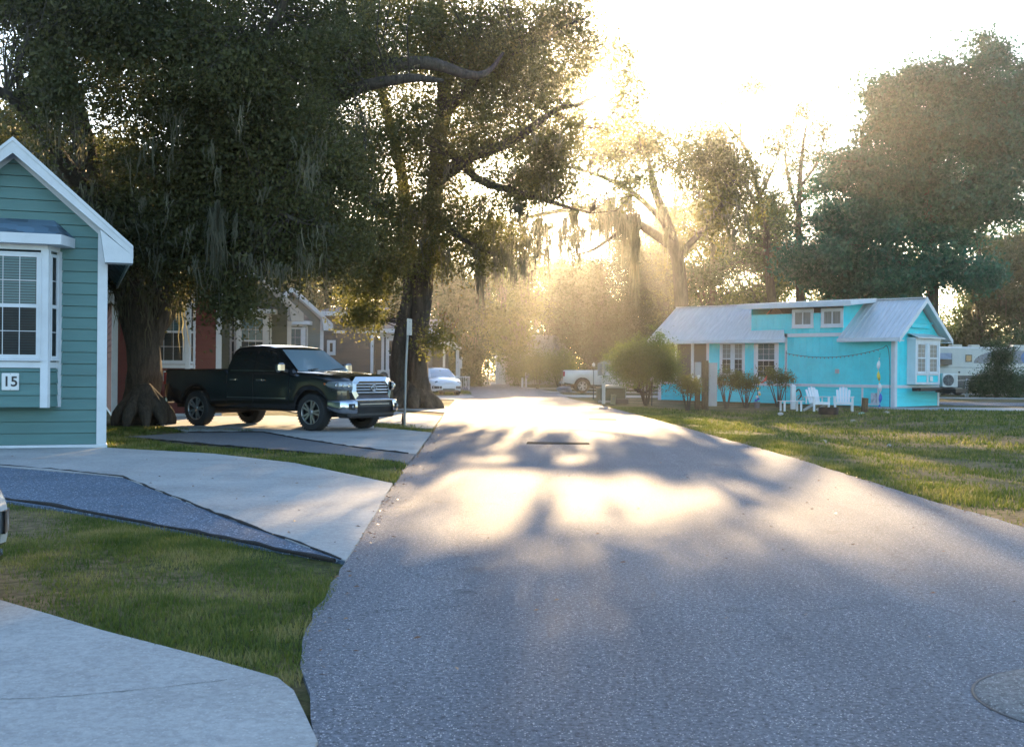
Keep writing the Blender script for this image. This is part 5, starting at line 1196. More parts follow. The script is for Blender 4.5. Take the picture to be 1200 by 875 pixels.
    for y0,y1 in ((-.62,-.05),(.1,.72)): k=MB(); k.tube([(1.45,y0,1.36),(1.40,(y0+y1)/2,1.385),(1.33,y1,1.40)],.010,6); k.build('wiper',M_BLACKPLA,t)
    # doors: gaps, handles, mouldings
    for s in (1,-1):
        k=MB()
        for x in (-.80,.06,1.18): k.box(x-.005,x+.005,s*.982,s*.9905,.58,1.24)
        k.box(-.8,1.18,s*.975,s*.984,.565,.575); k.build('door_gap',M_SEAM,t)
        for x in (-.68,.17): k=MB(); k.box(x,x+.20,s*.985,s*1.02,1.10,1.145,.012); k.build('door_handle',M_CHROME if chrome else paint,t)
        k=MB(); k.box(-1.12 if False else -.78,1.1,s*.985,s*1.0,.70,.725,.005); k.build('side_moulding',M_CHROME if chrome else paint,t)
        k=MB(); k.bar((1.12,s*.95,1.33),(1.10,s*1.10,1.36),.05,.07); k.build('mirror_arm',M_BLACKPLA,t)
        k=MB(); k.box(1.0,1.16,s*1.04,s*1.26,1.30,1.52,.045); mo=k.build('mirror',M_CHROME if chrome else paint,t)
        k=MB(); k.box(.99,.999,s*1.06,s*1.24,1.32,1.50); k.build('mirror_glass',M_CARGLASS,mo)
        # lamps
        k=bulgestrip([(2.16,.995,1.045,1.075),(2.32,.990,.99,1.10),(2.50,.975,.95,1.115),(2.66,.925,.925,1.12),(2.78,.835,.915,1.12),(2.83,.69,.915,1.115)],s,.03)
        hl=k.build('headlight',M_LENS,t)
        k=wrapstrip([(2.20,.999),(2.31,.999)],1.03,1.075,s,.01); k.build('side_marker',M_AMBER,hl)
        for (xx,yy,r_) in ((2.60,.945,.045),(2.725,.885,.05),(2.80,.775,.05)):
            k=MB(); k.lathe([(.001,.006),(r_*.6,.004),(r_,.012),(r_*1.12,-.01)],(xx,s*yy,1.02),'x',16); k.build('projector',M_CHROME,hl)
        k=wrapstrip([(2.45,.985),(2.62,.935),(2.74,.84),(2.79,.70)],.905,.93,s,.02); k.build('headlight_trim',M_BLACKPLA,t)
        k=MB(); k.box(-3.0,-2.90,s*.88,s*.985,.98,1.27,.01); k.build('tail_light',M_RED,t)
        # bumper corner
        k=bulgestrip([(2.38,1.005,.52,.70),(2.56,1.0,.45,.705),(2.72,.965,.41,.71),(2.84,.885,.40,.71),(2.90,.78,.40,.71),(2.92,.62,.40,.71)],s,.045)
        bc=k.build('bumper_corner',M_CHROME if chrome else paint,t)
        k=MB(); k.M=Matrix.Translation((2.885,s*.775,.56))@Matrix.Rotation(s*R(24),4,'Z'); k.box(-.02,.03,-.075,.075,-.065,.065,.01); fg=k.build('fog_lamp_bezel',M_BLACKPLA,bc)
        k=MB(); k.lathe([(.001,.05),(.03,.048),(.035,.035)],(2.885,s*.775,.56),'x',14); k.build('fog_lamp',M_LENS,bc)
    # bumper centre and valance
    k=MB(); k.grid([[(2.84,y,.40),(2.89,y,.55),(2.87,y,.72)] for y in (-.64,-.4,0,.4,.64)],False); k.box(2.45,2.84,-.80,.80,.30,.46,.05); k.build('lower_bumper',M_BLACKPLA,t)
    k=MB(); k.box(2.885,2.905,-.5,.5,.60,.62); k.build('bumper_strip',M_ALLOY,t)
    k=MB(); k.box(2.70,2.90,-.66,.66,.665,.715,.015); k.build('bumper_top',M_CHROME if chrome else paint,t)
    # grille: outline, bars, badge
    o=[(-.54,1.20),(.54,1.20),(.66,1.12),(.68,.98),(.60,.88),(-.60,.88),(-.68,.98),(-.66,1.12)]; i_=[(-.47,1.135),(.47,1.135),(.575,1.085),(.59,.99),(.53,.935),(-.53,.935),(-.59,.99),(-.575,1.085)]
    gz=lambda z:.72+(z-.88)*1.56
    gx=lambda z,y: 2.88-(z-.72)*.12-.06*(y/.68)**2
    o=[(y,gz(z)) for y,z in o]; i_=[(y,gz(z)) for y,z in i_]
    k=MB(); n=8
    k.add([(gx(z,y),y,z) for y,z in o]+[(gx(z,y)+.02,y*.96,z) for y,z in i_]+[(gx(z,y)-.12,y,z) for y,z in o]+[(gx(z,y)-.05,y*.96,z) for y,z in i_],
      [(j,(j+1)%n,n+(j+1)%n,n+j) for j in range(n)]+[(2*n+j,2*n+(j+1)%n,(j+1)%n,j) for j in range(n)]+[(n+j,n+(j+1)%n,3*n+(j+1)%n,3*n+j) for j in range(n)],False)
    gr=k.build('grille',M_CHROME,t)
    k=MB(); k.poly([(gx(z,y)-.045,y*.99,z) for y,z in i_]); k.build('grille_mesh',M_BLACKPLA,gr)
    for z in (.865,.93,.995,1.06): 
        k=MB(); w_=.56 if z>.9 else .53
        k.tube([(gx(z,y)-.012,y,z) for y in (-w_,-w_*.5,0,w_*.5,w_)],.017,8); k.build('grille_bar',M_CHROME if chrome else M_ALLOY,gr)
    bd=MB(); bd.tube([(gx(0.965,0)+.012,.088*math.cos(a),0.965+.062*math.sin(a)) for a in [2*math.pi*q/28 for q in range(29)]],.012,8,False); b_=bd.build('badge',M_CHROME,gr)
    bd=MB(); bd.lathe([(.001,.004),(.055,.003),(.06,-.01)],(gx(0.965,0),0,0.965),'x',24); bd.build('badge_plate',M_BLACKPLA,b_)
    bd=MB(); bd.tube([(gx(0.965,0)+.014,.03*math.cos(a),0.965+.055*math.sin(a)) for a in [2*math.pi*q/20 for q in range(21)]],.006,6,False)
    bd.tube([(gx(0.965,0)+.014,.058*math.cos(a),0.995+.018*math.sin(a)) for a in [2*math.pi*q/20 for q in range(21)]],.006,6,False); bd.build('badge_emblem',M_CHROME,b_)
    k=MB(); k.grid([[(2.77-.03*abs(y),y,1.215),(2.72-.03*abs(y),y,1.25),(2.60,y,1.275)] for y in (-.56,-.3,0,.3,.56)],True); k.build('hood_lip',M_CHROME if chrome else paint,t)
    # tailgate
    k=MB(); k.box(-3.0,-2.975,-.82,.82,.72,1.33,.01); k.build('tailgate',paint,t); k=MB(); k.box(-3.08,-2.93,-.95,.95,.52,.68,.03); k.build('rear_bumper',M_CHROME if chrome else M_ALLOY,t)
    for x in (-1.85,1.85):
        for s in (1,-1): wheel(t,x,s*.85,.415,.27,s)
    return t
fw=G(362,505); rw=G(236,499); mid=(fw+rw)/2; hd=math.atan2(fw.y-rw.y,fw.x-rw.x)
off=Vector((-math.sin(hd),math.cos(hd),0))*.90
TR=mid+off; 
truck=pickup('shiny black four door pickup with chrome grille parked facing the lane',(TR.x,TR.y,.012),hd,M_BLK,1.0)
wt=G(682,460.5); pickup('white pickup with red brown wheel arches half hidden behind the big shrub',(wt.x+1.9,wt.y+.9,.012),R(2),M_PEARL,1.04,chrome=False)

def bug(label,loc,rz,group=None):
    t=thing('compact_car',label,'car',loc,rz,group)
    zt=tabf([(-2.12,.58),(-2.0,.72),(-1.7,.84),(-1.2,.93),(-.5,.95),(.75,.95),(1.0,.93),(1.4,.86),(1.75,.76),(1.98,.66),(2.08,.58)])
    zb=arch(tabf([(-2.12,.38),(-1.9,.26),(1.9,.22),(2.08,.30)]),(-1.27,1.27),.37,.31)
    def hw(x):
        h=float(np.interp(x,[-2.12,-2.0,-1.7,-1.27,-.7,.7,1.27,1.65,1.9,2.02,2.08],[.5,.66,.82,.90,.86,.86,.90,.86,.76,.64,.52])); return h
    prof=[(0,.93),(.15,.975),(.4,1.0),(.65,.985),(.85,.93),(1,.84)]
    top=lambda x,h,z: [(h*.74,z+.012),(h*.62,z+.035),(h*.5,z+.06),(h*.3,z+.085),(0,z+.095)]
    xs=sorted(set([-2.12,-2.08,-2.0,-1.85]+[c+.37*math.cos(math.pi*i/10) for c in (-1.27,1.27) for i in range(11)]+[-.7,-.4,0,.4,.7,.8,1.75,1.85,1.93,1.98,2.03,2.08]))
    body_shell(xs,zt,zb,hw,prof,top).build('body',M_CARW,t,auto=40)
    zr=tabf([(-1.95,.80),(-1.6,1.02),(-1.2,1.24),(-.8,1.40),(-.4,1.475),(0,1.485),(.25,1.46),(.45,1.39),(.62,1.28),(.85,1.10),(1.05,.94)])
    rows=[]
    for x in (-1.95,-1.75,-1.6,-1.4,-1.2,-1.0,-.8,-.6,-.4,-.2,0,.15,.25,.35,.45,.55,.7,.85,1.05):
        z=zr(x); f=max(.001,z-.88); a=.80*min(1,(1.0-max(0,-x-.7)/1.9)); r_=[(x,a,.88),(x,a-.05*f/.6,.88+f*.3),(x,a-.12*f/.6,.88+f*.6),(x,a-.21*f/.6,.88+f*.85),(x,a-.33*f/.6,.88+f*.97),(x,a*.3,z+.01),(x,0,z+.012)]
        rows.append(r_+[(p[0],-p[1],p[2]) for p in r_[:-1]][::-1])
    k=MB(); k.grid(rows,True); k.build('cabin',M_CARW,t,auto=50)
    k=MB(); k.grid([[(x+.045*(1-(2*i/8-1)**2)+.014,w*(2*i/8-1),z+.012) for i in range(9)] for x,z,w in ((1.0,.985,.68),(.85,1.105,.64),(.62,1.285,.585),(.45,1.39,.54),(.37,1.42,.50))],True); k.build('windshield',M_WIND,t)
    k=MB(); k.grid([[(x,w*(2*i/8-1),zr(x)+.022) for i in range(9)] for x,w in ((.25,.46),(0,.46),(-.35,.44))],True); k.build('roof_panel',pm('sunroof_tan',(.28,.15,.10),.2,coat=1.),t)
    for s in (1,-1):
        k=MB(); k.poly([(x,s*(yy+.02),z) for x,yy,z in ((.82,.79,.98),(.42,.70,1.28),(.2,.655,1.36),(-.6,.66,1.34),(-1.0,.70,1.16),(-1.15,.745,.98))]); k.build('side_window',M_CARGLASS,t)
        k=MB(); k.lathe([(.001,.05),(.08,.045),(.115,.0)],(1.83,s*.60,.66),'x',20); hl=k.build('headlight',M_LENS,t)
        k=MB(); k.lathe([(.001,.062),(.055,.058),(.07,.04)],(1.83,s*.60,.66),'x',16); k.build('projector',M_CARGLASS,hl)
        k=MB(); k.box(.62,.78,s*.86,s*1.04,.93,1.05,.04); k.build('mirror',M_CARW,t)
        k=wrapstrip([(1.75,.83),(1.95,.72),(2.06,.58),(2.11,.40)],.36,.50,s,.03); k.build('bumper_vent',M_BLACKPLA,t)
    k=wrapstrip([(2.105,-.34),(2.13,0),(2.105,.34)],.24,.36,1,.03); k.build('lower_grille',M_BLACKPLA,t)
    k=wrapstrip([(2.0,-.62),(2.105,-.38),(2.14,0),(2.105,.38),(2.0,.62)],.21,.235,1,.03); k.build('bumper_lip',M_CHROME,t)
    k=wrapstrip([(2.11,-.33),(2.136,0),(2.11,.33)],.29,.31,1,.02); k.build('grille_strip',M_CHROME,t)
    for x in (-1.27,1.27):
        for s in (1,-1): wheel(t,x,s*.75,.325,.21,s,10)
    k=MB(); k.box(-1.9,1.9,-.62,.62,.2,.6); k.build('underbody',M_BLACKPLA,t)
    return t
g=G(521,463.5); bu=bug('small white rounded car with tan roof panel parked beyond the twin trunked oak',(g.x-.55,g.y+1.8,.012),R(-68))
c=copy_tree(bu); c['label']='white car of which only the rounded nose enters at the left edge'; c.location=(-3.11-2.13,7.0,.016); c.rotation_euler=(0,0,0)

# --- motorhome
def motorhome():
    Y=79.; x0=P(1085,430,Y).x; t=thing('motorhome','long cream and grey motorhome parked behind the evergreen bush','motorhome',(x0,Y,.012),0)
    Ln=11.5; H=3.18; W=2.5; cream=pm('cream_fibreglass',(.56,.54,.47),.3,var=.05,coat=.4); navy=pm('slate_blue_band',(.045,.055,.075),.3,coat=.5); silver=pm('silver_band',(.3,.3,.3),.3,.3); blue=pm('blue_band',(.02,.12,.35),.3,coat=.5)
    k=MB(); pr=[(0,.42),(0,2.95),(.08,3.1),(.25,H),(W-.25,H),(W-.08,3.1),(W,2.95),(W,.42)]
    k.grid([[(x,y,z if x<Ln-.2 else (z if z<1.3 else z-.0)) for y,z in pr] for x in (0,2,5,8,Ln)],False); k.add([(0,y,z) for y,z in pr],[tuple(range(8))[::-1]],False); k.add([(Ln,y,z) for y,z in pr],[tuple(range(8))],False); k.build('body',cream,t,auto=35)
    k=MB(); k.box(-.0,Ln,-.012,-.002,.45,1.28); k.build('lower_band',navy,t)
    k=MB(); k.box(0,Ln,-.02,-.013,.92,1.0); k.box(0,Ln,-.012,-.002,1.78,1.84); k.build('pinstripe',silver,t)
    k=MB(); k.poly([(3.15,-.008,2.1)]+[(5.2-2.05*math.cos(a),-.008,2.1+.85*math.sin(a)) for a in [R(q) for q in range(0,91,10)]]+[(11.4,-.008,2.95),(11.4,-.008,2.1)],(0,.005,0)); k.build('swoosh',pm('swoosh_grey',(.16,.19,.24),.35,coat=.4),t)
    k=MB(); k.lathe([(.001,0),(.42,0)],(6.7,-.014,2.5),'y',28); k.build('blue_disc',blue,t)
    for a,b,c_,d_ in ((2.65,3.0,2.22,2.62),(4.9,5.7,2.25,2.7),(8.,9.2,2.2,2.75)):
        k=MB(); k.box(a-.04,b+.04,-.03,-.02,c_-.04,d_+.04); wo_=k.build('window_frame',M_BLACKPLA,t); k=MB(); k.box(a,b,-.034,-.031,c_,d_); k.build('pane',M_CARGLASS,wo_)
    k=MB(); k.box(.0,1.55,-.5,-.03,1.98,2.72); k.build('slide_out',navy,t)
    k=MB(); k.add([(-.05,-.55,2.75),(1.5,-.55,2.75),(1.3,-1.1,2.35),(-.05,-1.1,2.35),(-.05,-.5,2.72),(1.5,-.5,2.72),(1.3,-1.1,2.32),(-.05,-1.1,2.32)],[(0,1,2,3),(7,6,5,4),(2,6,7,3),(1,5,6,2)],False); k.build('awning',pm('awning_grey',(.3,.33,.38),.7),t)
    for x,w_ in ((2.,.7),(3.3,.6),(6.1,.9)): k=MB(); k.box(x,x+w_,.8,1.5,H,H+.16,.05); k.build('roof_vent',cream,t)
    for x in (1.2,2.2,8.6): 
        for y in (.25,2.25): wheel(t,x,y,.45,.28,-1 if y<1 else 1)
    k=MB(); k.lathe([(.001,-.04),(.06,-.04),(.06,0)],(2.2,-.0,1.5),'y',12); k.build('hose_port',M_INK,t)
    return t
motorhome()
# ================================================================== street furniture and garden things
M_POSTW=pm('white_post_vinyl',(.66,.67,.66),.45,var=.06,dirt=.12); M_GALV=pm('galvanised_post',(.30,.30,.29),.45,.6,var=.15); M_BOXG=pm('meter_box_grey',(.28,.29,.30),.5,.2,var=.1)
M_WOOD=bark('weathered_post_wood',(.13,.095,.06),12.)
def at(px,py,z=0): g=G(px,py,z); return g
# sign pole
g=at(474,500); t=thing('street_sign','thin galvanised pole with small sign seen edge on beside the pickup bumper','sign',(g.x,g.y,-.02),R(0))
k=MB(); k.tube([(0,0,0),(.02,0,1.4),(.07,0,2.62)],.03,10); k.build('pole',M_GALV,t)
k=MB(); k.M=Matrix.Translation((.10,0,2.46))@ROT(78); k.box(-.2,.2,-.004,.004,-.2,.2,.0); k.build('sign_plate',pm('sign_back',(.5,.48,.44),.4,.3),t)
k=MB(); k.bar((.06,0,2.3),(.12,0,2.3),.02); k.bar((.06,0,2.58),(.12,0,2.58),.02); k.build('bracket',M_GALV,t)
k=MB(); k.box(-.06,-.03,-.02,.02,0,.35); k.tube([(-.04,.04,.02),(-.07,.03,.18),(-.05,.0,.3)],.012,6); k.build('ground_stake',M_BLACKPLA,t)
# white service posts
def post(label,px,pyb,pyt,Y,w,box=None,arm=None,name='service_post',group=None,lamp=False):
    s=F/Y; b=P(px,pyb,Y); top=P(px,pyt,Y).z; t=thing(name,label,'post',(b.x,Y,-.02),0,group)
    k=MB(); k.box(-w/2,w/2,-w/2,w/2,0,top,.012); k.build('post',M_POSTW,t)
    k=MB(); k.add([(-w*.6,-w*.6,top),(w*.6,-w*.6,top),(w*.6,w*.6,top),(-w*.6,w*.6,top),(0,0,top+w*.5)],[(3,2,1,0),(0,1,4),(1,2,4),(2,3,4),(3,0,4)],False); k.build('cap',M_POSTW,t)
    if box: a,b2,c,d=box; k=MB(); k.box(a,b2,-w/2-.14,-w/2-.004,top-c,top-d,.015); k.build('meter_box',M_BOXG if name!='white_pedestal' else M_POSTW,t)
    if arm: k=MB(); k.box(w/2,w/2+arm,-.06,.06,top-.1,top-.02,.01); k.box(w/2+arm-.1,w/2+arm,-.08,.08,top-.16,top-.02,.02); k.build('lamp_arm',M_POSTW,t)
    return t
post('tall white power pedestal with grey meter box beside the green transformer cabinet',707.3,473,424,51.5,.14,(-.28,-.08,.55,.02),.24)
post('white post with cream box between the white car and the lane end',538,453,421,92,.17,(-.22,.22,.68,.02),None,'white_pedestal')
post('short white post at the far left lane end',571,448.5,436,112,.14)
for px,Y,top,lb in ((616.5,98,437,'grey topped white post before the shrubs'),(612,96,443,'shorter white post beside the grey topped post')): post(lb,px,450,top,Y,.16,(-.05,.3,.4,.02) if top==437 else None)
def spigot(label,px,Y,top,name='water_post'):
    b=P(px,450,Y); h=P(px,top,Y).z; t=thing(name,label,'water post',(b.x,Y,-.02),0)
    k=MB(); k.box(-.09,.09,-.09,.09,0,h*.9,.02); k.add([(-.11,-.11,h*.9),(.11,-.11,h*.9),(.11,.11,h*.9),(-.11,.11,h*.9),(0,0,h)],[(3,2,1,0),(0,1,4),(1,2,4),(2,3,4),(3,0,4)],False); k.build('post',M_POSTW,t)
    k=MB(); k.tube(smooth_path([(.1,-.05,h*.7),(.22,-.05,h*.78),(.3,-.05,h*.55),(.2,-.05,h*.4)]),.03,8); k.build('tap',M_INK,t)
    k=MB(); k.tube([(.25+.12*math.cos(a*.6),-.05+.05*math.sin(a*.6),h*.45+.1*math.sin(a*.6)) for a in range(24)],.018,6); k.build('hose',pm('hose_grey',(.25,.27,.26),.5),t)
    return t
spigot('white water post with hose beyond the white compact car',545.5,96,440)
spigot('white water post with tap standing between the garden shrubs and white table',929.5,46.2,449)
spigot('white water post in front of the motorhome band',1133,74,443)
# garden path lamps
for px,Y,top,yb,lb in ((541,94,418,450,'dark pole with small white lamp beside the cream box post'),(695.5,60,425,458,'thin dark lamp pole in front of the white pickup wheel'),(764,49.5,441,472,'garden lamp on a stake among the big shrub stems')):
    h=P(px,top,Y).z; t=thing('garden_lamp',lb,'lamp',(P(px,450,Y).x,Y,-.02),0)
    k=MB(); k.tube([(0,0,0),(0,0,h-.15)],.022,8); k.build('pole',M_BLACKPLA,t)
    k=MB(); k.lathe([(.02,h-.18),(.07,h-.15),(.075,h-.03),(.02,h+.01),(.001,h+.05)],n=14); k.build('lantern',M_POSTW,t)
# transformer cabinet, bollard, block
g=at(720,471.5); t=thing('transformer_cabinet','low green grey transformer cabinet behind the white power pedestal','cabinet',(g.x,g.y+.6,-.02),R(-8))
mg=pm('cabinet_green',(.10,.115,.075),.5,.1,var=.12,dirt=.15)
k=MB(); k.box(-.55,.55,-.4,.4,.1,.66,.03); k.build('cabinet_body',mg,t); k=MB(); k.add([(-.58,-.44,.66),(.58,-.44,.66),(.58,.44,.72),(-.58,.44,.72),(-.5,-.2,.76),(.5,-.2,.76),(.5,.44,.78),(-.5,.44,.78)],[(0,1,5,4),(4,5,6,7),(1,2,6,5),(0,4,7,3),(2,3,7,6)],False); k.build('lid',pm('cabinet_lid',(.16,.17,.11),.5),t)
k=MB(); k.box(-.65,.65,-.5,.5,0,.1,.01); k.build('base_slab',M_CONC,t); k=MB(); k.box(-.04,.04,-.43,-.402,.3,.42); k.build('latch',M_INK,t)
g=at(703,470); t=thing('cable_box','small tan cable box left of the green transformer cabinet','utility box',(g.x,g.y+.5,-.02)); k=MB(); k.box(-.13,.13,-.1,.1,0,.62,.03); k.build('box_body',pm('cable_tan',(.22,.19,.12),.6),t); k=MB(); k.box(-.15,.15,-.12,.12,.60,.66,.02); k.build('lid',pm('cable_tan_lid',(.26,.22,.15),.6),t)
g=at(718,473); t=thing('cable_bollard','leaning pale green round cable bollard beside the transformer cabinet','bollard',(g.x,g.y,-.02)); t.rotation_euler=(0,R(5),0)
k=MB(); k.lathe([(.11,0),(.11,.36),(.12,.365),(.12,.41),(.10,.425),(.001,.43)],n=20); k.build('tube',pm('bollard_green',(.28,.30,.20),.5),t); k=MB(); k.box(-.03,.03,-.125,-.112,.2,.28); k.build('tag',M_BOXG,t)
g=at(728,472.5); t=thing('concrete_block','low grey brown block beside the cable bollard','block',(g.x,g.y+.1,-.02),R(6)); k=MB(); k.box(-.3,.3,-.12,.12,0,.19,.015); k.build('block_body',pm('block_brown',(.16,.13,.11),.9,bump=.4),t); k=MB(); k.box(-.3,.3,-.13,.13,.185,.215,.01); k.build('cap_slab',pm('block_cap',(.2,.17,.15),.9),t)
# rock
def rock(name,label,loc,r,sq,col,seed=1,cat='rock',n=9):
    rg=np.random.default_rng(seed); rows=[]; ph=rg.random(6)*6
    for i in range(n+1):
        th=math.pi*i/n; row=[]
        for j in range(14):
            a=2*math.pi*j/14; f=1+.18*math.sin(2*a+ph[0]+th)+.12*math.sin(3*a+ph[1]-2*th)+.1*math.sin(5*th+ph[2]+a)
            row.append((r*f*math.sin(th)*math.cos(a),r*f*math.sin(th)*math.sin(a)*.8,r*sq*f*math.cos(th)))
        rows.append(row+[row[0]])
    k=MB(); k.grid(rows,False); o=k.build(name,pm(name+'_stone',col,.9,bump=.6,bscale=25,var=.3),merge=True); o.location=loc; return tag(o,label,cat)
g=at(662,459.5); rock('boulder','blue grey boulder on the grass strip left of the white pickup',(g.x,g.y,.15),.42,.6,(.22,.27,.33),3)
g=at(1011,547); rock('paper_scrap','crumpled white scrap lying in the middle of the right lawn',(g.x,g.y,-.12),.10,.5,(.6,.6,.58),5,'litter',6)
g=at(915,484.5); rock('paper_scrap','torn white scrap on the lawn below the white garden table',(g.x,g.y,-.01),.11,.45,(.5,.5,.5),6,'litter',6)
for i,(px,py,r,lb,c) in enumerate([(1010,484,.10,'pale green scrap lying near the tree stump','p'),(1039,483,.12,'whitish stone near the end wall of the cottage','s'),(1000,489,.09,'tan stone on the bare ground before the fire ring','s'),(1042,513,.06,'small pale stone in the swale of the lawn','s'),(965,511.5,.08,'brown stone on the worn lawn','s')]):
    g=at(px,py); rock('stone' if c=='s' else 'plastic_scrap',lb,(g.x,g.y,gh(g.x,g.y)+.02),r,.5,(.35,.32,.27) if c=='s' else (.3,.5,.42),20+i,'stone' if c=='s' else 'litter',6)
# meter board: round posts with grey cabinets
g=at(826,478.5); Y=g.y; t=thing('meter_board','two round wooden posts carrying grey electric cabinets before the cottage porch','meter board',(g.x,Y,-.03))
k=MB(); k.tube([(0,0,0),(.01,0,.9),(0,0,1.86)],[.14,.135,.13],14,True,.03); k.build('wooden_post',M_WOOD,t)
k=MB(); k.tube([(-.27,.1,0),(-.27,.1,.82)],[.11,.105],14,True,.03); k.build('wooden_post',M_WOOD,t)
k=MB(); k.box(-.40,-.16,-.08,.1,.80,1.80,.02); k.build('cabinet',M_BOXG,t); k=MB(); k.box(.12,.45,-.1,.12,.12,1.78,.02); cb=k.build('cabinet',M_BOXG,t)
k=MB(); k.box(.14,.43,-.115,-.101,.5,1.2,.005); k.box(.14,.43,-.115,-.101,1.24,1.72,.005); k.build('cabinet_door',M_BOXG,cb); k=MB(); k.box(-.34,-.22,-.095,-.081,1.15,1.3); k.build('sticker',M_PLATE,t)
# adirondack chairs
M_CH=pm('white_chair_plastic',(.68,.69,.70),.4,var=.05)
def adirondack(label,loc,rz):
    t=thing('garden_chair',label,'chair',loc,rz,'white slatted garden chairs on the lawn')   # faces -y
    for i in range(5):
        x=(i-2)*.105; k=MB(); top=.98-.028*(i-2)**2
        fan=1+.0
        k.add([(x-.045,.18,.33),(x+.045,.18,.33),(x*1.14+.05,.42,top-.02),(x*1.14-.05,.42,top-.02),(x*1.14,.43,top+.015),
               (x-.045,.205,.33),(x+.045,.205,.33),(x*1.14+.05,.445,top-.02),(x*1.14-.05,.445,top-.02),(x*1.14,.455,top+.015)],
              [(0,1,2,4,3),(9,7,6,5,8),(0,3,8,5),(1,6,7,2),(3,4,9,8),(4,2,7,9),(0,5,6,1)],False); k.build('back_slat',M_CH,t)
    for i in range(5):
        k=MB(); y=-.32+i*.105; k.box(-.27,.27,y,y+.09,.375-.018*i-.02,.40-.018*i-.02,.006); k.build('seat_slat',M_CH,t)
    for s in (-1,1):
        k=MB(); k.box(s*.36-.065,s*.36+.065,-.38,.30,.575,.60,.01); k.build('armrest',M_CH,t)
        k=MB(); k.box(s*.34-.045,s*.34+.045,-.33,-.29,0,.575,.005); k.build('leg',M_CH,t)
        k=MB(); k.bar((s*.30,-.34,.33),(s*.30,.52,.02),.03,.10); k.build('leg',M_CH,t)
        k=MB(); k.bar((s*.37,.22,.30),(s*.37,.22,.57),.03,.05); k.build('arm_support',M_CH,t)
    k=MB(); k.box(-.29,.29,-.345,-.325,.27,.38,.005); k.build('apron',M_CH,t)
    k=MB(); k.box(-.37,.37,.30,.33,.53,.57); k.build('back_rail',M_CH,t); t.scale=(.92,)*3
    return t
g=at(960,481); adirondack('left white slatted garden chair, between table and fire ring',(g.x,g.y+.3,-.03),R(18))
g=at(991,481); adirondack('right white slatted garden chair, between fire ring and stump',(g.x,g.y+.3,-.03),R(-14))
g=at(929,481); t=thing('garden_table','low white slatted garden table beside the white water post','table',(g.x,g.y+.3,-.03),R(8))
for i in range(5): k=MB(); k.box(-.45,.45,-.24+i*.1,-.155+i*.1,.36,.385,.006); k.build('table_slat',M_CH,t)
for sx in (-.32,.32):
    for sy in (-.2,.2): k=MB(); k.box(sx-.035,sx+.035,sy-.02,sy+.02,0,.36,.005); k.build('leg',M_CH,t)
g=at(925,473); t=thing('wood_block','small brown box standing beside the white water post','box',(g.x-.05,g.y-.6,.0)); k=MB(); k.box(-.09,.09,-.08,.08,0,.6,.01); k.build('box_body',M_WOOD,t); k=MB(); k.box(-.1,.1,-.09,.09,.60,.64,.01); k.build('lid',M_WOOD,t)
# fire ring
g=at(974,484.5); t=thing('fire_ring','low dark rusty fire ring on the lawn before the garden chairs','fire ring',(g.x,g.y+.35,-.04))
k=MB(); k.lathe([(.34,.0),(.345,.24),(.325,.245),(.32,.02)],n=36); k.build('ring',pm('rusty_steel',(.022,.016,.012),.8,.3,var=.5,scale=12),t); k=MB(); k.lathe([(.001,.06),(.32,.04)],n=24); k.build('ash',pm('ash',(.05,.048,.045),.95),t)
# stump
g=at(1014.5,482); t=thing('tree_stump','short upright log between the right garden chair and the cottage hatch','log',(g.x,g.y+.2,-.03)); k=MB(); k.tube([(0,0,0),(.02,0,.25),(.04,0,.52)],[.13,.115,.12],16,True,.06); k.build('log_bark',M_WOOD,t); k=MB(); k.lathe([(.001,.527),(.10,.523)],(.04,0,0),n=16); k.build('cut_face',pm('cut_wood',(.22,.16,.1),.8),t)
# whirligig bird on a pot among shrubs
cR=pm('red_vane',(.6,.09,.05),.4); cY=pm('yellow_vane',(.65,.5,.06),.4); cB=pm('blue_vane',(.04,.12,.5),.4); cW=pm('white_vane',(.7,.7,.68),.4)
g=at(887,477); t=thing('garden_spinner','bright red and yellow bird spinner rising from a pot between the garden shrubs','garden ornament',(g.x,g.y,-.03))
k=MB(); k.lathe([(.09,0),(.13,.22),(.14,.24),(.12,.24)],n=18); k.build('pot',pm('grey_pot',(.15,.14,.15),.8),t); k=MB(); k.tube([(0,0,.1),(.03,0,.7),(.1,0,1.2)],.012,6); k.build('stem',M_INK,t)
k=MB(); k.add([(.12,0,1.02),(.22,.02,1.06),(.40,.0,1.32),(.36,-.02,1.10),(.2,0,.98)],[(0,1,2,3,4)],False); k.add([(.12,.02,1.02),(.22,.04,1.06),(.40,.02,1.32),(.36,.0,1.10),(.2,.02,.98)],[(4,3,2,1,0)],False); k.build('tail_vane',cR,t)
k=MB(); k.lathe([(.001,-.06),(.06,-.03),(.07,0),(.05,.04),(.001,.07)],(.06,0,1.0),n=12); k.build('bird_body',cY,t)
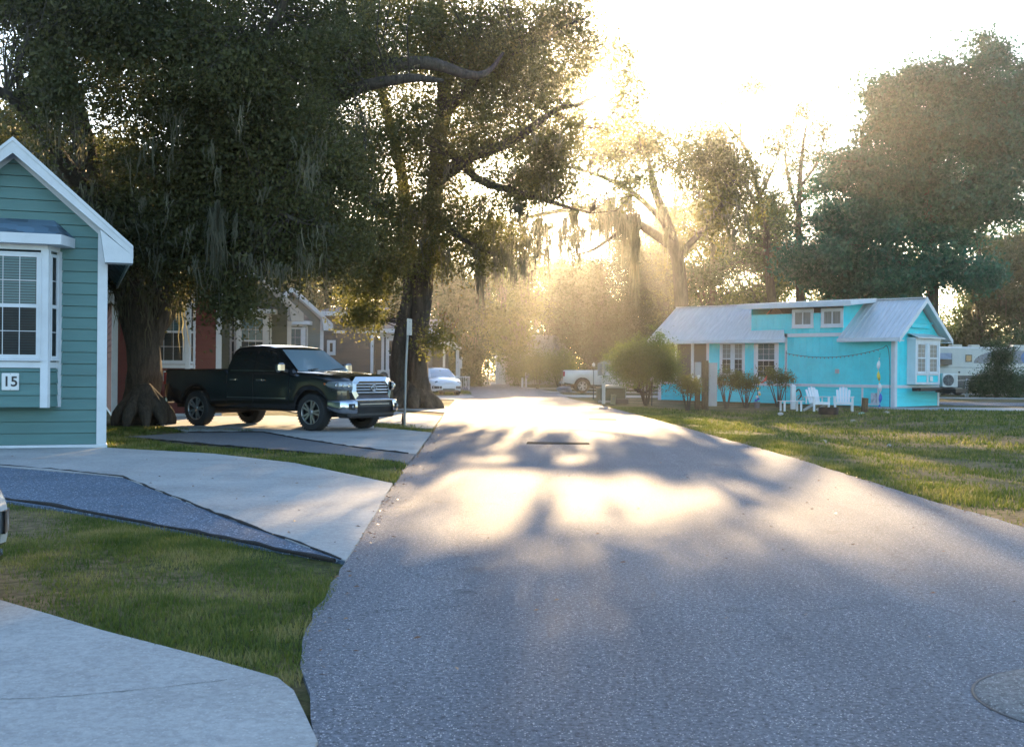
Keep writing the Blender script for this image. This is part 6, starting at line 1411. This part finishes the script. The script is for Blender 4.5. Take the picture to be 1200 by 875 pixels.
for i,(x,z,m_) in enumerate(((.02,.78,cY),(.08,.62,cW),(.10,.55,cY),(.0,.45,cW),(.05,.36,cB),(-.05,.3,cB))): k=MB(); k.lathe([(.001,-.02),(.05,-.01),(.055,.01),(.001,.03)],(x,-.03,z),'y',9); k.build('flower',m_,t)
# windsock tail hanging on the curved pole
p=TM@Vector((TS(1038),-.5,0)); t=thing('wind_twister','curling yellow and blue wind twister hanging at the corner of the turquoise wall','garden ornament',(p.x,p.y,-.02))
for (z0,z1,m_) in ((2.05,1.55,cW),(1.55,1.0,cY),(1.0,.62,cW),(.62,.05,cB)):
    k=MB(); rr=[]
    for i in range(13): f=i/12; z=z0+(z1-z0)*f; a=z*7; rr.append([(.05*math.sin(z*3)+.07*math.cos(a),.07*math.sin(a),z),(.05*math.sin(z*3)-.07*math.cos(a),-.07*math.sin(a),z)])
    k.grid(rr,True); k.build('ribbon',m_,t)
k=MB(); k.tube([(0,0,2.05),(.02,0,2.25)],.006,5); k.build('cord',M_INK,t)
# timber edging of the gravel strip, and a dark strip for concrete edge shade
def edging(label,pts,h,w,mat,name='edging_and_edge_shade'):
    pp=jitter([tuple(G(*q).xy) for q in pts],.2,.009); k=MB(); k.tube([(x,y,h*.35+random.uniform(-.006,.006)) for x,y in pp],[w*random.uniform(.5,1.2) for _ in pp],6)
    o=k.build(name,mat); return tag(o,label,'edging')
M_EDG=pm('edging_and_shade_dark',(.018,.014,.012),.9,var=.5,scale=8,bump=.6)
edging('dark strip drawn as the shade of the raised concrete drive edge',[(0,545.5),(60,550),(105,555),(145,559.5),(170,569.5),(215,587),(260,604.5),(330,630),(400,656)],.03,.015,M_EDG)  # no timber here: dark strip stands in for the raised concrete edge's shade
edging('ragged dark edging between the gravel strip and the near grass',[(-10,583),(60,593),(100,600.5),(160,612),(230,625),(300,639),(345,649),(392,658.5)],.03,.022,M_EDG)
edging('thin dark edging along the asphalt pad beside the pickup drive',[(220,506.7),(307,506.2),(353,514.7),(420,524.7),(478,531.5)],.02,.02,M_EDG)
edging('thin dark edging between the grass strip and the asphalt pad',[(150,512.6),(300,525.7),(400,534.2),(468,542)],.02,.018,M_EDG)
